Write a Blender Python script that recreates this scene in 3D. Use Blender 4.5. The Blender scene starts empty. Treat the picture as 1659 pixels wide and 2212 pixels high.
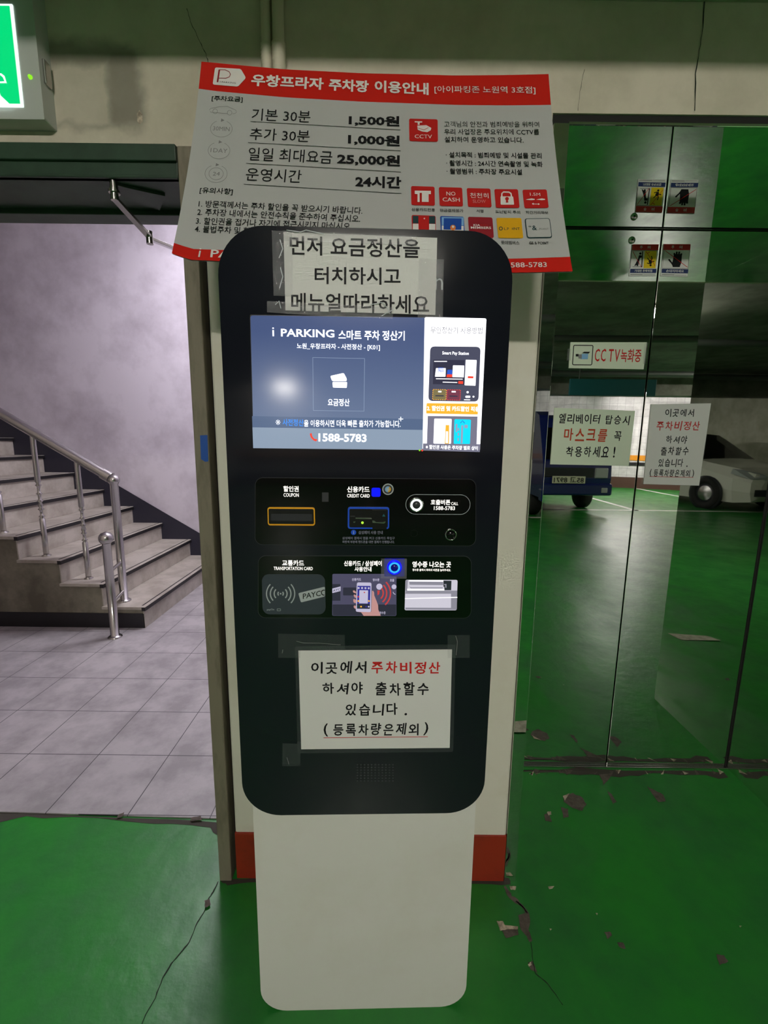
import bpy, math, random
import numpy as np
from mathutils import Vector

random.seed(7)
SC = bpy.context.scene
COL = SC.collection

# ------------------------------------------------------------------ camera, world, exposure
F, CX, CY, CAMH = 937.0, 829.5, 1106.0, 1.37
PITCH, ROLL = math.radians(9.3), math.radians(0.66)
cam_d = bpy.data.cameras.new('camera')
cam_d.sensor_fit = 'VERTICAL'
cam_d.sensor_height = 36.0
cam_d.lens = F / 2212.0 * 36.0
cam_d.clip_start = 0.02
cam = bpy.data.objects.new('camera', cam_d)
COL.objects.link(cam)
cam.location = (0, 0, CAMH)
cam.rotation_mode = 'XYZ'
from mathutils import Matrix
cam.matrix_world = (Matrix.Translation((0, 0, CAMH)) @ Matrix.Rotation(math.radians(90) - PITCH, 4, 'X')
                    @ Matrix.Rotation(ROLL, 4, 'Z'))
SC.camera = cam
w = bpy.data.worlds.new('world'); SC.world = w
w.use_nodes = True
w.node_tree.nodes['Background'].inputs[0].default_value = (0.6, 0.7, 0.65, 1)
w.node_tree.nodes['Background'].inputs[1].default_value = 0.0
SC.view_settings.view_transform = 'Standard'
SC.view_settings.look = 'None'
SC.view_settings.exposure = 0.0
SC.view_settings.gamma = 1.0
SC.view_settings.use_curve_mapping = False
try:
    SC.cycles.use_denoising = True
    SC.cycles.max_bounces = 10
    SC.cycles.glossy_bounces = 6
    SC.cycles.sample_clamp_indirect = 6.0
except Exception:
    pass
LAMP_MAIN, LAMP_FILL, LAMP_FAR, LAMP_STAIR = 165.0, 230.0, 330.0, 58.0
LAMP_COL = (1.0, 0.945, 0.85)
LAMP_FARCOL = (1.0, 0.90, 0.92)
STAIR_COL = (0.97, 0.93, 1.0)

# ------------------------------------------------------------------ pixel <-> space
_cp, _sp, _cr, _sr = math.cos(PITCH), math.sin(PITCH), math.cos(ROLL), math.sin(ROLL)
ORG = np.array([0, 0, CAMH])
def rays(P):
    P = np.atleast_2d(np.array(P, float))
    x = (P[:, 0] - CX) / F; y = -(P[:, 1] - CY) / F
    xr = x * _cr - y * _sr; yr = x * _sr + y * _cr
    return np.stack([xr, _cp + _sp * yr, -_sp + _cp * yr], 1)
def proj(W):
    v = np.atleast_2d(W) - ORG
    z = v @ np.array([0, _cp, -_sp]); yr = (v @ np.array([0, _sp, _cp])) / z; xr = v[:, 0] / z
    return np.stack([CX + F * (xr * _cr + yr * _sr), CY - F * (-xr * _sr + yr * _cr)], 1)
class Flat:
    """a plane in the place; pts() finds where points seen in the photograph lie on it"""
    def __init__(s, p0, right, up):
        s.p0 = np.array(p0, float); s.r = np.array(right, float); s.r /= np.linalg.norm(s.r)
        s.u = np.array(up, float); s.u /= np.linalg.norm(s.u)
        s.n = np.cross(s.r, s.u); s.n /= np.linalg.norm(s.n)
    def pts(s, P, off=0.0):
        d = rays(P); t = ((s.p0 - ORG) @ s.n) / (d @ s.n)
        return ORG + d * t[:, None] + s.n * off
    def frame(s, c):
        p = s.pts([c])
        a = proj(p + s.r * .01)[0] - proj(p)[0]; b = proj(p - s.u * .01)[0] - proj(p)[0]
        return a / np.linalg.norm(a), b / np.linalg.norm(b)
    def at(s, a, b, off=0.0):
        return s.p0 + s.r * a + s.u * b + s.n * off
class Sheet:
    """a gently bent sheet between two edge curves"""
    def __init__(s, top, bot):
        def curve(c):
            P = np.concatenate([rays([(x, y)]) * (Y / rays([(x, y)])[0][1]) for x, y, Y in c]) + ORG
            L = np.concatenate([[0], np.cumsum(np.linalg.norm(np.diff(P, axis=0), axis=1))])
            return L / L[-1], P
        s.t, s.b = curve(top), curve(bot)
    def ev(s, u, v):
        u = np.asarray(u, float); v = np.asarray(v, float)
        T = np.stack([np.interp(u, s.t[0], s.t[1][:, k]) for k in range(3)], 1)
        B = np.stack([np.interp(u, s.b[0], s.b[1][:, k]) for k in range(3)], 1)
        P = T * (1 - v)[:, None] + B * v[:, None]
        P[:, 1] += 0.012 * 4 * v * (1 - v)
        return P
    def normal(s):
        a = s.ev([1.0], [.5])[0] - s.ev([0.0], [.5])[0]; b = s.ev([.5], [0.0])[0] - s.ev([.5], [1.0])[0]
        n = np.cross(a, b); return n / np.linalg.norm(n)
    def uv(s, P):
        P = np.atleast_2d(np.array(P, float)); uv = np.full((len(P), 2), .5)
        for _ in range(14):
            e = 1e-3; u, v = uv[:, 0], uv[:, 1]
            q = proj(s.ev(u, v)); du = (proj(s.ev(u + e, v)) - proj(s.ev(u - e, v))) / (2 * e); dv = (proj(s.ev(u, v + e)) - proj(s.ev(u, v - e))) / (2 * e)
            r = P - q; det = du[:, 0] * dv[:, 1] - du[:, 1] * dv[:, 0]
            uv = np.clip(uv + np.stack([(r[:, 0] * dv[:, 1] - r[:, 1] * dv[:, 0]) / det, (du[:, 0] * r[:, 1] - du[:, 1] * r[:, 0]) / det], 1), 0.002, 0.998)
        return uv
    def pts(s, P, off=0.0):
        uv = s.uv(P); return s.ev(uv[:, 0], uv[:, 1]) + s.normal() * off
    def frame(s, c):
        uv = s.uv([c])[0]; e = .01
        q = proj(s.ev([uv[0] - e, uv[0] + e, uv[0], uv[0]], [uv[1], uv[1], uv[1] - e, uv[1] + e]))
        a, b = q[1] - q[0], q[3] - q[2]
        return a / np.linalg.norm(a), b / np.linalg.norm(b)
def Z(ox, oy, k):
    return lambda *a: [(ox + a[i] / k, oy + a[i + 1] / k) for i in range(0, len(a), 2)]
def on(Y, *p):
    d = rays([p]); return (ORG + d * (Y / d[:, 1])[:, None])[0]
def onz(z, *p):
    d = rays([p]); return (ORG + d * ((z - CAMH) / d[:, 2])[:, None])[0]

# ------------------------------------------------------------------ materials
def lin(c):
    return tuple(((v / 255) / 12.92 if v / 255 <= .04045 else ((v / 255 + .055) / 1.055) ** 2.4) for v in c)
def mat(name, c, rough=.6, metal=0.0, emit=None, es=1.0, c2=None, scale=6.0, detail=6.0, bump=0.0, bscale=40.0, alpha=1.0,
        spec=.5, lo=.4, hi=.62, coat=0.0, stretch=(1, 1, 1), rvar=0.0):
    m = bpy.data.materials.new(name); m.use_nodes = True
    nt = m.node_tree; b = nt.nodes['Principled BSDF']
    b.inputs['Base Color'].default_value = (*lin(c), 1); b.inputs['Roughness'].default_value = rough
    b.inputs['Metallic'].default_value = metal; b.inputs['Specular IOR Level'].default_value = spec
    b.inputs['Coat Weight'].default_value = coat
    if alpha < 1: b.inputs['Alpha'].default_value = alpha
    if emit is not None:
        b.inputs['Emission Color'].default_value = (*lin(emit), 1); b.inputs['Emission Strength'].default_value = es
    tc = nt.nodes.new('ShaderNodeTexCoord'); mp = nt.nodes.new('ShaderNodeMapping'); mp.inputs['Scale'].default_value = stretch
    nt.links.new(tc.outputs['Object'], mp.inputs['Vector'])
    if c2 is not None:
        n = nt.nodes.new('ShaderNodeTexNoise'); n.inputs['Scale'].default_value = scale; n.inputs['Detail'].default_value = detail
        n.inputs['Roughness'].default_value = .65
        nt.links.new(mp.outputs[0], n.inputs['Vector'])
        r = nt.nodes.new('ShaderNodeMapRange'); r.inputs['From Min'].default_value = lo; r.inputs['From Max'].default_value = hi
        nt.links.new(n.outputs['Fac'], r.inputs['Value'])
        mx = nt.nodes.new('ShaderNodeMix'); mx.data_type = 'RGBA'; mx.name = 'basemix'
        mx.inputs[6].default_value = (*lin(c), 1); mx.inputs[7].default_value = (*lin(c2), 1)
        nt.links.new(r.outputs[0], mx.inputs[0]); nt.links.new(mx.outputs[2], b.inputs['Base Color'])
        if rvar:
            rr = nt.nodes.new('ShaderNodeMapRange'); rr.inputs['To Min'].default_value = rough; rr.inputs['To Max'].default_value = rough + rvar
            nt.links.new(r.outputs[0], rr.inputs['Value']); nt.links.new(rr.outputs[0], b.inputs['Roughness'])
    if bump:
        n2 = nt.nodes.new('ShaderNodeTexNoise'); n2.inputs['Scale'].default_value = bscale; n2.inputs['Detail'].default_value = 5
        nt.links.new(mp.outputs[0], n2.inputs['Vector'])
        bp = nt.nodes.new('ShaderNodeBump'); bp.inputs['Strength'].default_value = bump; bp.inputs['Distance'].default_value = .01
        nt.links.new(n2.outputs['Fac'], bp.inputs['Height']); nt.links.new(bp.outputs[0], b.inputs['Normal'])
    return m
def glow(name, c, s=1.0):
    m = mat(name, (12, 12, 14), .12, emit=c, es=s); return m
M = {}
M['floor_paint'] = mat('green_floor_paint', (36, 132, 42), .29, c2=(24, 100, 44), scale=3.0, detail=10, lo=.36, hi=.74, bump=.22, bscale=16, rvar=.16, spec=.5)
M['tile'] = mat('stair_floor_tile', (174, 170, 172), .42, c2=(146, 142, 144), scale=5.0, detail=9, bump=.05, bscale=60)
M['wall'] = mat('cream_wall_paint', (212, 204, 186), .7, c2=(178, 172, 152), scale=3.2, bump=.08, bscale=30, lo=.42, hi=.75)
M['column'] = mat('white_column_paint', (222, 219, 206), .55, c2=(200, 193, 170), scale=3.0, bump=.05, bscale=20, lo=.5, hi=.9)
M['stairwall'] = mat('stairwell_plaster', (212, 206, 216), .75, c2=(160, 152, 162), scale=1.7, bump=.06, bscale=25, lo=.42, hi=.8)
M['dado'] = mat('navy_stair_skirting', (38, 38, 52), .5)
M['ceiling'] = mat('ceiling_concrete', (120, 120, 112), .9, c2=(92, 92, 84), scale=2.0)
M['beam'] = mat('beam_paint', (206, 204, 190), .8, c2=(180, 178, 160), scale=2.0)
M['farwall'] = mat('garage_white_tile_wall', (225, 222, 222), .4, c2=(200, 196, 196), scale=3)
M['red'] = mat('red_base_paint', (150, 44, 22), .5, c2=(112, 34, 20), scale=9, lo=.45, hi=.75)
M['grime'] = mat('grime', (58, 54, 46), .8)
M['frame'] = mat('olive_door_frame_paint', (132, 124, 108), .6, c2=(92, 86, 70), scale=26, bump=.15, bscale=60, lo=.5, hi=.8, stretch=(1, 1, .25))
M['lintel'] = mat('dark_lintel_paint', (54, 76, 62), .42, c2=(44, 60, 50), scale=7)
M['dark'] = mat('dark_gap', (18, 18, 16), .8)
M['steel'] = mat('brushed_stainless', (190, 188, 186), .24, metal=1)
M['mirror'] = mat('mirror_stainless', (226, 230, 224), .012, metal=1, bump=.0022, bscale=5, stretch=(.3, 1, 2))
M['mirror_dull'] = mat('hairline_stainless', (206, 210, 200), .06, metal=1, bump=.004, bscale=16, stretch=(.6, 1, 4))
M['step'] = mat('terrazzo_step', (178, 172, 162), .5, c2=(152, 145, 134), scale=5, detail=9, bump=.04, bscale=80)
M['stepside'] = mat('stair_side_plaster', (132, 128, 112), .7, c2=(96, 92, 78), scale=3.5)
M['black'] = mat('black_paint', (22, 20, 24), .5)
M['kpanel'] = mat('kiosk_black_face', (25, 27, 35), .08, spec=.4)
M['kgloss'] = mat('kiosk_gloss_black', (9, 9, 11), .09, spec=.5)
M['kwhite'] = mat('kiosk_white_enamel', (226, 224, 219), .4, c2=(216, 212, 202), scale=3, lo=.45, hi=.8)
M['kgroove'] = mat('kiosk_module_edge', (52, 54, 58), .35)
M['paper'] = mat('white_paper', (226, 226, 224), .7, spec=.2)
M['dusty_paper'] = mat('dusty_paper', (168, 164, 150), .8, c2=(138, 134, 120), scale=30)
M['paper_grn'] = mat('tinted_paper', (214, 226, 206), .7, spec=.2)
M['ink'] = mat('black_ink', (22, 22, 26), .6, spec=.2)
M['ink_red'] = mat('red_ink', (206, 40, 38), .6, spec=.2)
M['ink_grey'] = mat('grey_ink', (138, 138, 138), .6, spec=.2)
M['ink_green'] = mat('dark_teal_ink', (40, 66, 70), .6, spec=.2)
M['ink_brown'] = mat('orange_red_ink', (190, 70, 40), .6, spec=.2)
M['poster'] = mat('poster_vinyl', (186, 188, 187), .42, spec=.4)
M['poster_red'] = mat('poster_red', (206, 30, 22), .42, spec=.4)
M['white'] = mat('white_print', (232, 230, 226), .5, spec=.3)
M['pink'] = mat('faded_pink_print', (224, 150, 150), .5, spec=.3)
M['icon_red'] = mat('icon_red', (196, 28, 28), .45)
M['icon_wine'] = mat('icon_wine', (150, 28, 42), .45)
M['icon_yellow'] = mat('icon_yellow', (228, 172, 22), .45)
M['icon_blue'] = mat('icon_blue', (26, 76, 168), .45)
M['icon_sky'] = mat('icon_sky', (128, 180, 226), .45)
M['icon_orange'] = mat('icon_orange', (230, 130, 60), .45)
M['navy'] = mat('navy_print', (26, 44, 100), .45)
M['yellow'] = mat('yellow_print', (232, 200, 20), .45)
M['tape'] = mat('clear_tape', (190, 190, 196), .12, alpha=.20, bump=.5, bscale=60, spec=.8)
M['film'] = mat('clear_film', (150, 160, 160), .1, alpha=.10, bump=.2, bscale=20, spec=.7)
M['blue_tape'] = mat('blue_tape', (30, 84, 170), .5)
M['conduit'] = mat('painted_conduit', (206, 200, 180), .5)
M['signbox'] = mat('sign_box_plastic', (186, 190, 186), .45)
M['exit_green'] = glow('exit_green_light', (0, 214, 120), 1.1)
M['exit_white'] = glow('exit_white_light', (235, 255, 245), 1.2)
M['led'] = glow('lime_led', (150, 240, 40), 1.0)
M['chip'] = mat('bare_concrete_chip', (96, 88, 80), .9, c2=(70, 62, 56), scale=40)
M['chip_light'] = mat('plaster_chip', (206, 190, 170), .9, c2=(140, 128, 112), scale=60)
M['crack'] = mat('crack_dark', (30, 40, 30), .9)
M['line'] = mat('white_line_paint', (225, 225, 218), .5)
M['lamp'] = glow('lamp_lens', (255, 247, 230), 1.0)
M['tyre'] = mat('tyre_rubber', (22, 22, 22), .8)
M['truck'] = mat('truck_blue_paint', (24, 34, 96), .25, coat=.5)
M['suv'] = mat('suv_white_paint', (214, 212, 204), .3, coat=.5)
M['glass'] = mat('dark_car_glass', (10, 12, 12), .05)
M['chrome'] = mat('chrome', (210, 210, 210), .1, metal=1)
M['lens'] = mat('headlamp_lens', (170, 174, 176), .15)
M['bumper'] = mat('dark_bumper', (34, 36, 42), .5)
M['plate'] = mat('plate_cream', (216, 214, 190), .5)
M['teal'] = mat('teal_sign', (20, 100, 110), .5)
M['orange'] = mat('orange_band', (232, 150, 30), .5)
M['brown'] = mat('brown_band', (84, 56, 46), .6)
M['pipe'] = mat('grey_pipe', (70, 76, 72), .5)
def emis_node(name, s, tune=None):
    return glow(name, s)
def lampmat(name, col, s):
    m = bpy.data.materials.new(name); m.use_nodes = True; nt = m.node_tree
    nt.nodes.clear(); e = nt.nodes.new('ShaderNodeEmission'); o = nt.nodes.new('ShaderNodeOutputMaterial')
    e.inputs[0].default_value = (*col, 1); e.inputs[1].default_value = s; nt.links.new(e.outputs[0], o.inputs[0]); return m
M['lamp_main'] = lampmat('lamp_lens_main', LAMP_COL, LAMP_MAIN)
M['lamp_fill'] = lampmat('lamp_lens_fill', LAMP_COL, LAMP_FILL)
M['lamp_far'] = lampmat('lamp_lens_far', LAMP_FARCOL, LAMP_FAR)
M['lamp_stair'] = lampmat('lamp_lens_stair', STAIR_COL, LAMP_STAIR)
# screen colours: what the display shows
for k, c, s in (('s_white', (250, 250, 255), 1.9), ('s_text', (240, 244, 255), 1.7), ('s_line', (150, 168, 196), 1.0), ('s_bar', (92, 112, 146), .9),
                ('s_low', (150, 168, 190), .9), ('s_blue', (60, 150, 255), 1.0), ('s_slate', (78, 80, 100), 1.0), ('s_slate2', (122, 122, 142), 1.0),
                ('s_cyan', (0, 214, 245), 1.2), ('s_orange', (250, 176, 50), 1.2), ('s_red', (240, 70, 50), 1.1), ('s_dark', (58, 58, 78), .9),
                ('s_grey', (128, 128, 136), 1.0), ('s_olive', (138, 126, 86), .9), ('s_maroon', (130, 64, 84), .9), ('s_royal', (44, 92, 210), 1.0),
                ('s_fine', (196, 204, 220), .9), ('k_label', (255, 250, 240), 1.5), ('k_white', (250, 250, 255), 1.8), ('k_dim', (150, 152, 160), .45),
                ('k_blue', (10, 20, 255), 1.2), ('k_cyan', (50, 170, 255), 1.3), ('k_deep', (8, 10, 130), .6), ('k_pic', (96, 92, 122), .62),
                ('k_pic2', (66, 64, 84), .5), ('k_piclite', (214, 208, 236), .8), ('k_skin', (226, 168, 164), .7), ('k_picred', (216, 72, 72), .8),
                ('k_scr', (60, 56, 160), .8), ('k_slot', (226, 222, 236), .82), ('k_slot2', (160, 158, 172), .75), ('k_slot3', (70, 76, 84), .35),
                ('k_slotw', (255, 255, 255), 1.3), ('k_grn', (170, 235, 60), 1.3)):
    M[k] = glow(k, c, s)
M['k_yellow'] = mat('slot_yellow', (224, 160, 20), .4, emit=(224, 160, 20), es=.12)
M['k_bluering'] = mat('reader_blue', (20, 70, 170), .35, emit=(20, 70, 190), es=.25)
M['k_pad'] = mat('transit_pad', (58, 66, 76), .35)
M['k_padprint'] = mat('pad_print', (184, 192, 196), .5)
M['k_black'] = mat('slot_black', (8, 8, 9), .3)
# gradient of the picture on the display
m = glow('s_panel', (90, 108, 150), .95); nt = m.node_tree
tc = nt.nodes.new('ShaderNodeTexCoord'); sp = nt.nodes.new('ShaderNodeSeparateXYZ'); mr = nt.nodes.new('ShaderNodeMapRange')
nt.links.new(tc.outputs['Object'], sp.inputs[0]); nt.links.new(sp.outputs[2], mr.inputs['Value'])
mr.inputs['From Min'].default_value = 1.26; mr.inputs['From Max'].default_value = 1.56
mx = nt.nodes.new('ShaderNodeMix'); mx.data_type = 'RGBA'; mx.inputs[6].default_value = (*lin((132, 150, 176)), 1); mx.inputs[7].default_value = (*lin((74, 90, 132)), 1)
nt.links.new(mr.outputs[0], mx.inputs[0]); nt.links.new(mx.outputs[2], nt.nodes['Principled BSDF'].inputs['Emission Color'])
M['s_panel'] = m
# tile grout
def add_grout(m, dx, dy, size, width, col, rot=0.0, plane='XY'):
    nt = m.node_tree; b = nt.nodes['Principled BSDF']
    tc = nt.nodes.new('ShaderNodeTexCoord'); mp = nt.nodes.new('ShaderNodeMapping')
    mp.inputs['Location'].default_value = (dx, dy, 0); mp.inputs['Rotation'].default_value = (0, 0, rot)
    sp = nt.nodes.new('ShaderNodeSeparateXYZ')
    if plane == 'XZ':
        s0 = nt.nodes.new('ShaderNodeSeparateXYZ'); c0 = nt.nodes.new('ShaderNodeCombineXYZ')
        nt.links.new(tc.outputs['Object'], s0.inputs[0]); nt.links.new(s0.outputs[0], c0.inputs[0]); nt.links.new(s0.outputs[2], c0.inputs[1]); nt.links.new(c0.outputs[0], mp.inputs[0])
    else:
        nt.links.new(tc.outputs['Object'], mp.inputs[0])
    nt.links.new(mp.outputs[0], sp.inputs[0])
    hs = []
    for ax in (0, 1):
        d = nt.nodes.new('ShaderNodeMath'); d.operation = 'DIVIDE'; d.inputs[1].default_value = size
        f = nt.nodes.new('ShaderNodeMath'); f.operation = 'FRACT'
        c = nt.nodes.new('ShaderNodeMath'); c.operation = 'SUBTRACT'; c.inputs[1].default_value = .5
        a = nt.nodes.new('ShaderNodeMath'); a.operation = 'ABSOLUTE'
        g = nt.nodes.new('ShaderNodeMath'); g.operation = 'GREATER_THAN'; g.inputs[1].default_value = .5 - width / size / 2
        nt.links.new(sp.outputs[ax], d.inputs[0]); nt.links.new(d.outputs[0], f.inputs[0]); nt.links.new(f.outputs[0], c.inputs[0]); nt.links.new(c.outputs[0], a.inputs[0]); nt.links.new(a.outputs[0], g.inputs[0])
        hs.append(g)
    mxm = nt.nodes.new('ShaderNodeMath'); mxm.operation = 'MAXIMUM'
    nt.links.new(hs[0].outputs[0], mxm.inputs[0]); nt.links.new(hs[1].outputs[0], mxm.inputs[1])
    mx = nt.nodes.new('ShaderNodeMix'); mx.data_type = 'RGBA'
    src = b.inputs['Base Color'].links[0].from_socket
    nt.links.new(src, mx.inputs[6]); mx.inputs[7].default_value = (*lin(col), 1)
    nt.links.new(mxm.outputs[0], mx.inputs[0]); nt.links.new(mx.outputs[2], b.inputs['Base Color'])
G0 = onz(0, 205 / 3.318, 1300 + 1085 / 3.318)
add_grout(M['tile'], -(G0[0] + .01), -(G0[1] - .010), .305, .0035, (60, 58, 62), rot=0.0)
add_grout(M['farwall'], 0, 0, .2, .006, (150, 146, 150), plane='XZ')

# ------------------------------------------------------------------ mesh builder
ROOT_LOC = {}
class MB:
    def __init__(s): s.v = []; s.f = []; s.m = []; s.sm = []
    def add(s, V, Fs, mi=0, smooth=False):
        o = len(s.v); s.v += [tuple(map(float, p)) for p in V]
        for f in Fs: s.f.append([o + i for i in f]); s.m.append(mi); s.sm.append(smooth)
        return s
    def box(s, x0, x1, y0, y1, z0, z1, mi=0):
        V = [(x, y, z) for x in (x0, x1) for y in (y0, y1) for z in (z0, z1)]
        return s.add(V, [(0, 1, 3, 2), (4, 6, 7, 5), (0, 4, 5, 1), (2, 3, 7, 6), (0, 2, 6, 4), (1, 5, 7, 3)], mi)
    def poly(s, P, mi=0):
        return s.add(P, [list(range(len(P)))], mi)
    def prism(s, A, B, mi=0, side=None, back=True, smooth=False):
        n = len(A); V = list(A) + list(B)
        s.add(V, [list(range(n))] + ([list(range(2 * n - 1, n - 1, -1))] if back else []), mi)
        s.add(V, [(i, i + n, (i + 1) % n + n, (i + 1) % n) for i in range(n)], mi if side is None else side, smooth)
        return s
    def tube(s, P, r, n=12, mi=0, cap=True):
        P = [np.array(p, float) for p in P]; rs = r if hasattr(r, '__len__') else [r] * len(P)
        V = []; t0 = None
        for i, p in enumerate(P):
            t = P[min(i + 1, len(P) - 1)] - P[max(i - 1, 0)]; t = t / (np.linalg.norm(t) + 1e-9)
            if t0 is None:
                a = np.cross(t, [0, 0, 1]) if abs(t[2]) < .9 else np.cross(t, [1, 0, 0])
            else:
                a = a - t * (a @ t)
            a = a / np.linalg.norm(a); t0 = t; b = np.cross(t, a)
            V += [p + rs[i] * (a * math.cos(2 * math.pi * k / n) + b * math.sin(2 * math.pi * k / n)) for k in range(n)]
        Fs = [(i * n + k, i * n + (k + 1) % n, (i + 1) * n + (k + 1) % n, (i + 1) * n + k) for i in range(len(P) - 1) for k in range(n)]
        s.add(V, Fs, mi, True)
        if cap: s.add(V[:n], [list(range(n))[::-1]], mi); s.add(V[-n:], [list(range(n))], mi)
        return s
    def lathe(s, prof, c, axis=(0, 0, 1), n=24, mi=0):
        ax = np.array(axis, float); ax /= np.linalg.norm(ax)
        P = [np.array(c, float) + ax * h for r, h in prof]
        a = np.cross(ax, [1, 0, 0]) if abs(ax[0]) < .9 else np.cross(ax, [0, 1, 0]); a /= np.linalg.norm(a); b = np.cross(ax, a)
        V = []
        for (r, h), p in zip(prof, P):
            V += [p + max(r, 1e-5) * (a * math.cos(2 * math.pi * k / n) + b * math.sin(2 * math.pi * k / n)) for k in range(n)]
        Fs = [(i * n + k, i * n + (k + 1) % n, (i + 1) * n + (k + 1) % n, (i + 1) * n + k) for i in range(len(P) - 1) for k in range(n)]
        return s.add(V, Fs, mi, True)
    def build(s, name, mats, parent=None, bevel=0.0, segs=2):
        me = bpy.data.meshes.new(name)
        o0 = ROOT_LOC.get(parent.name, (0, 0, 0)) if parent else (0, 0, 0)
        me.from_pydata([(x - o0[0], y - o0[1], z - o0[2]) for x, y, z in s.v], [], s.f)
        for mm in (mats if isinstance(mats, (list, tuple)) else [mats]):
            me.materials.append(M[mm] if isinstance(mm, str) else mm)
        me.polygons.foreach_set('material_index', s.m); me.polygons.foreach_set('use_smooth', s.sm); me.update()
        o = bpy.data.objects.new(name, me); COL.objects.link(o)
        if parent: o.parent = parent; ROOT_LOC[o.name] = o0
        else: ROOT_LOC[o.name] = (0, 0, 0)
        if bevel:
            b = o.modifiers.new('bevel', 'BEVEL'); b.width = bevel; b.segments = segs; b.limit_method = 'ANGLE'; b.angle_limit = math.radians(40)
        return o
def thing(name, label, cat, loc, group=None):
    o = bpy.data.objects.new(name, None); COL.objects.link(o); o.location = tuple(map(float, loc)); o.empty_display_size = .05
    ROOT_LOC[o.name] = tuple(map(float, loc)); o['label'] = label; o['category'] = cat
    if group: o['group'] = group
    return o
def tag(o, label, cat, group=None):
    o['label'] = label; o['category'] = cat
    if group: o['group'] = group
    return o
def struct(o): o['kind'] = 'structure'; return o

# ------------------------------------------------------------------ outlines in the photograph laid on a surface
def rrect(S, x0, y0, x1, y1, r=0.0, n=5):
    c = np.array([(x0 + x1) / 2, (y0 + y1) / 2]); u, v = S.frame(c); W, H = (x1 - x0) / 2, (y1 - y0) / 2
    r = min(r, W, H); P = []
    if r <= 0: P = [(-W, -H), (W, -H), (W, H), (-W, H)]
    else:
        for cx, cy, a0 in ((W - r, -H + r, -90), (W - r, H - r, 0), (-W + r, H - r, 90), (-W + r, -H + r, 180)):
            for k in range(n + 1):
                a = math.radians(a0 + 90 * k / n); P.append((cx + r * math.cos(a), cy + r * math.sin(a)))
    return [tuple(c + u * p[0] + v * p[1]) for p in P]
def qround(Q, r, n=5):
    """round the corners of a pixel quad"""
    Q = [np.array(q, float) for q in Q]; P = []
    for i in range(len(Q)):
        a, b, c = Q[i - 1], Q[i], Q[(i + 1) % len(Q)]
        d1 = (a - b) / np.linalg.norm(a - b); d2 = (c - b) / np.linalg.norm(c - b)
        p, q = b + d1 * r, b + d2 * r
        for k in range(n + 1):
            t = k / n; P.append(tuple((1 - t) ** 2 * p + 2 * t * (1 - t) * b + t * t * q))
    return P
def ell(c, rx, ry=None, n=24, a0=0, a1=360):
    ry = ry or rx
    return [(c[0] + rx * math.cos(math.radians(a0 + (a1 - a0) * k / n)), c[1] + ry * math.sin(math.radians(a0 + (a1 - a0) * k / n))) for k in range(n + (0 if a1 - a0 == 360 else 1))]
def face(mb, S, P, off=.0006, mi=0):
    return mb.poly(S.pts(P, off)[::-1], mi)
def slab(mb, S, P, off=.001, back=0.0, mi=0, side=None):
    return mb.prism(S.pts(P, off)[::-1], S.pts(P, back)[::-1], mi, side)
def stroke(mb, S, P, wd, off=.0006, mi=0, closed=False):
    if isinstance(mb, Lines): mb = mb.new()
    P = [np.array(p, float) for p in P]; n = len(P)
    L, R = [], []
    for i in range(n):
        a = P[i - 1] if (i or closed) else P[i]; b = P[(i + 1) % n] if (i < n - 1 or closed) else P[i]
        t = b - a; t = t / (np.linalg.norm(t) + 1e-9); nn = np.array([-t[1], t[0]]) * wd / 2
        L.append(P[i] + nn); R.append(P[i] - nn)
    V = S.pts(L + R, off)
    Fs = [(i, (i + 1) % n, (i + 1) % n + n, i + n) for i in range(n if closed else n - 1)]
    return mb.add(V, [f[::-1] for f in Fs], mi)
_font = {}
GS = bpy.data.scenes.new('glyph_shapes')
def glyphs(body, bold):
    k = (body, bold)
    if k not in _font:
        c = bpy.data.curves.new('lettering', 'FONT'); c.body = body; c.offset = bold; c.resolution_u = 2; c.fill_mode = 'FRONT'
        o = bpy.data.objects.new('lettering', c); GS.collection.objects.link(o)
        with bpy.context.temp_override(scene=GS, view_layer=GS.view_layers[0]):
            dg = bpy.context.evaluated_depsgraph_get(); dg.update()
            me = bpy.data.meshes.new_from_object(o.evaluated_get(dg))
        V = np.array([v.co[:2] for v in me.vertices]); Fs = [list(p.vertices) for p in me.polygons]
        bpy.data.objects.remove(o); bpy.data.curves.remove(c); bpy.data.meshes.remove(me)
        mn, mxx = V.min(0), V.max(0); _font[k] = ((V - mn) / (mxx - mn + 1e-9), Fs)
    return _font[k]
class Lines:
    """printed lines of one thing: every line becomes a part of its own"""
    def __init__(s): s.parts = []
    def new(s): s.parts.append(MB()); return s.parts[-1]
    def build(s, name, mats, parent=None):
        for p in s.parts: p.build(name, mats, parent)
def text(mb, S, body, L, R, h, bold=0.0, off=.0006, mi=0, shear=0.0):
    if isinstance(mb, Lines): mb = mb.new()
    V, Fs = glyphs(body, bold); L, R = np.array(L, float), np.array(R, float)
    _, dn = S.frame((L + R) / 2); dn = dn / dn[1]
    P = L + V[:, :1] * (R - L) + (0.5 - V[:, 1:]) * h * dn + (V[:, 1:] - .5) * np.array([shear * h, 0])
    return mb.add(S.pts(P, off), Fs, mi)

# ------------------------------------------------------------------ planes of the place
WY, DY = 1.17, 1.67
SW = Flat((0, WY, 0), (1, 0, 0), (0, 0, 1))            # front wall
SD = Flat((0, DY, 0), (1, 0, 0), (0, 0, 1))            # elevator doors
SF = Flat((0, 0, 0), (1, 0, 0), (0, 1, 0))             # floor
KR = np.array([1, .028, 0]) / math.hypot(1, .028); KN = np.array([.028, -1, 0]) / math.hypot(1, .028)
SK = Flat((-.036, .82, 0), KR, (0, 0, 1))              # kiosk face
SP = Flat(np.array([-.036, .85, 0]), KR, (0, 0, 1))    # kiosk pedestal front

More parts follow.
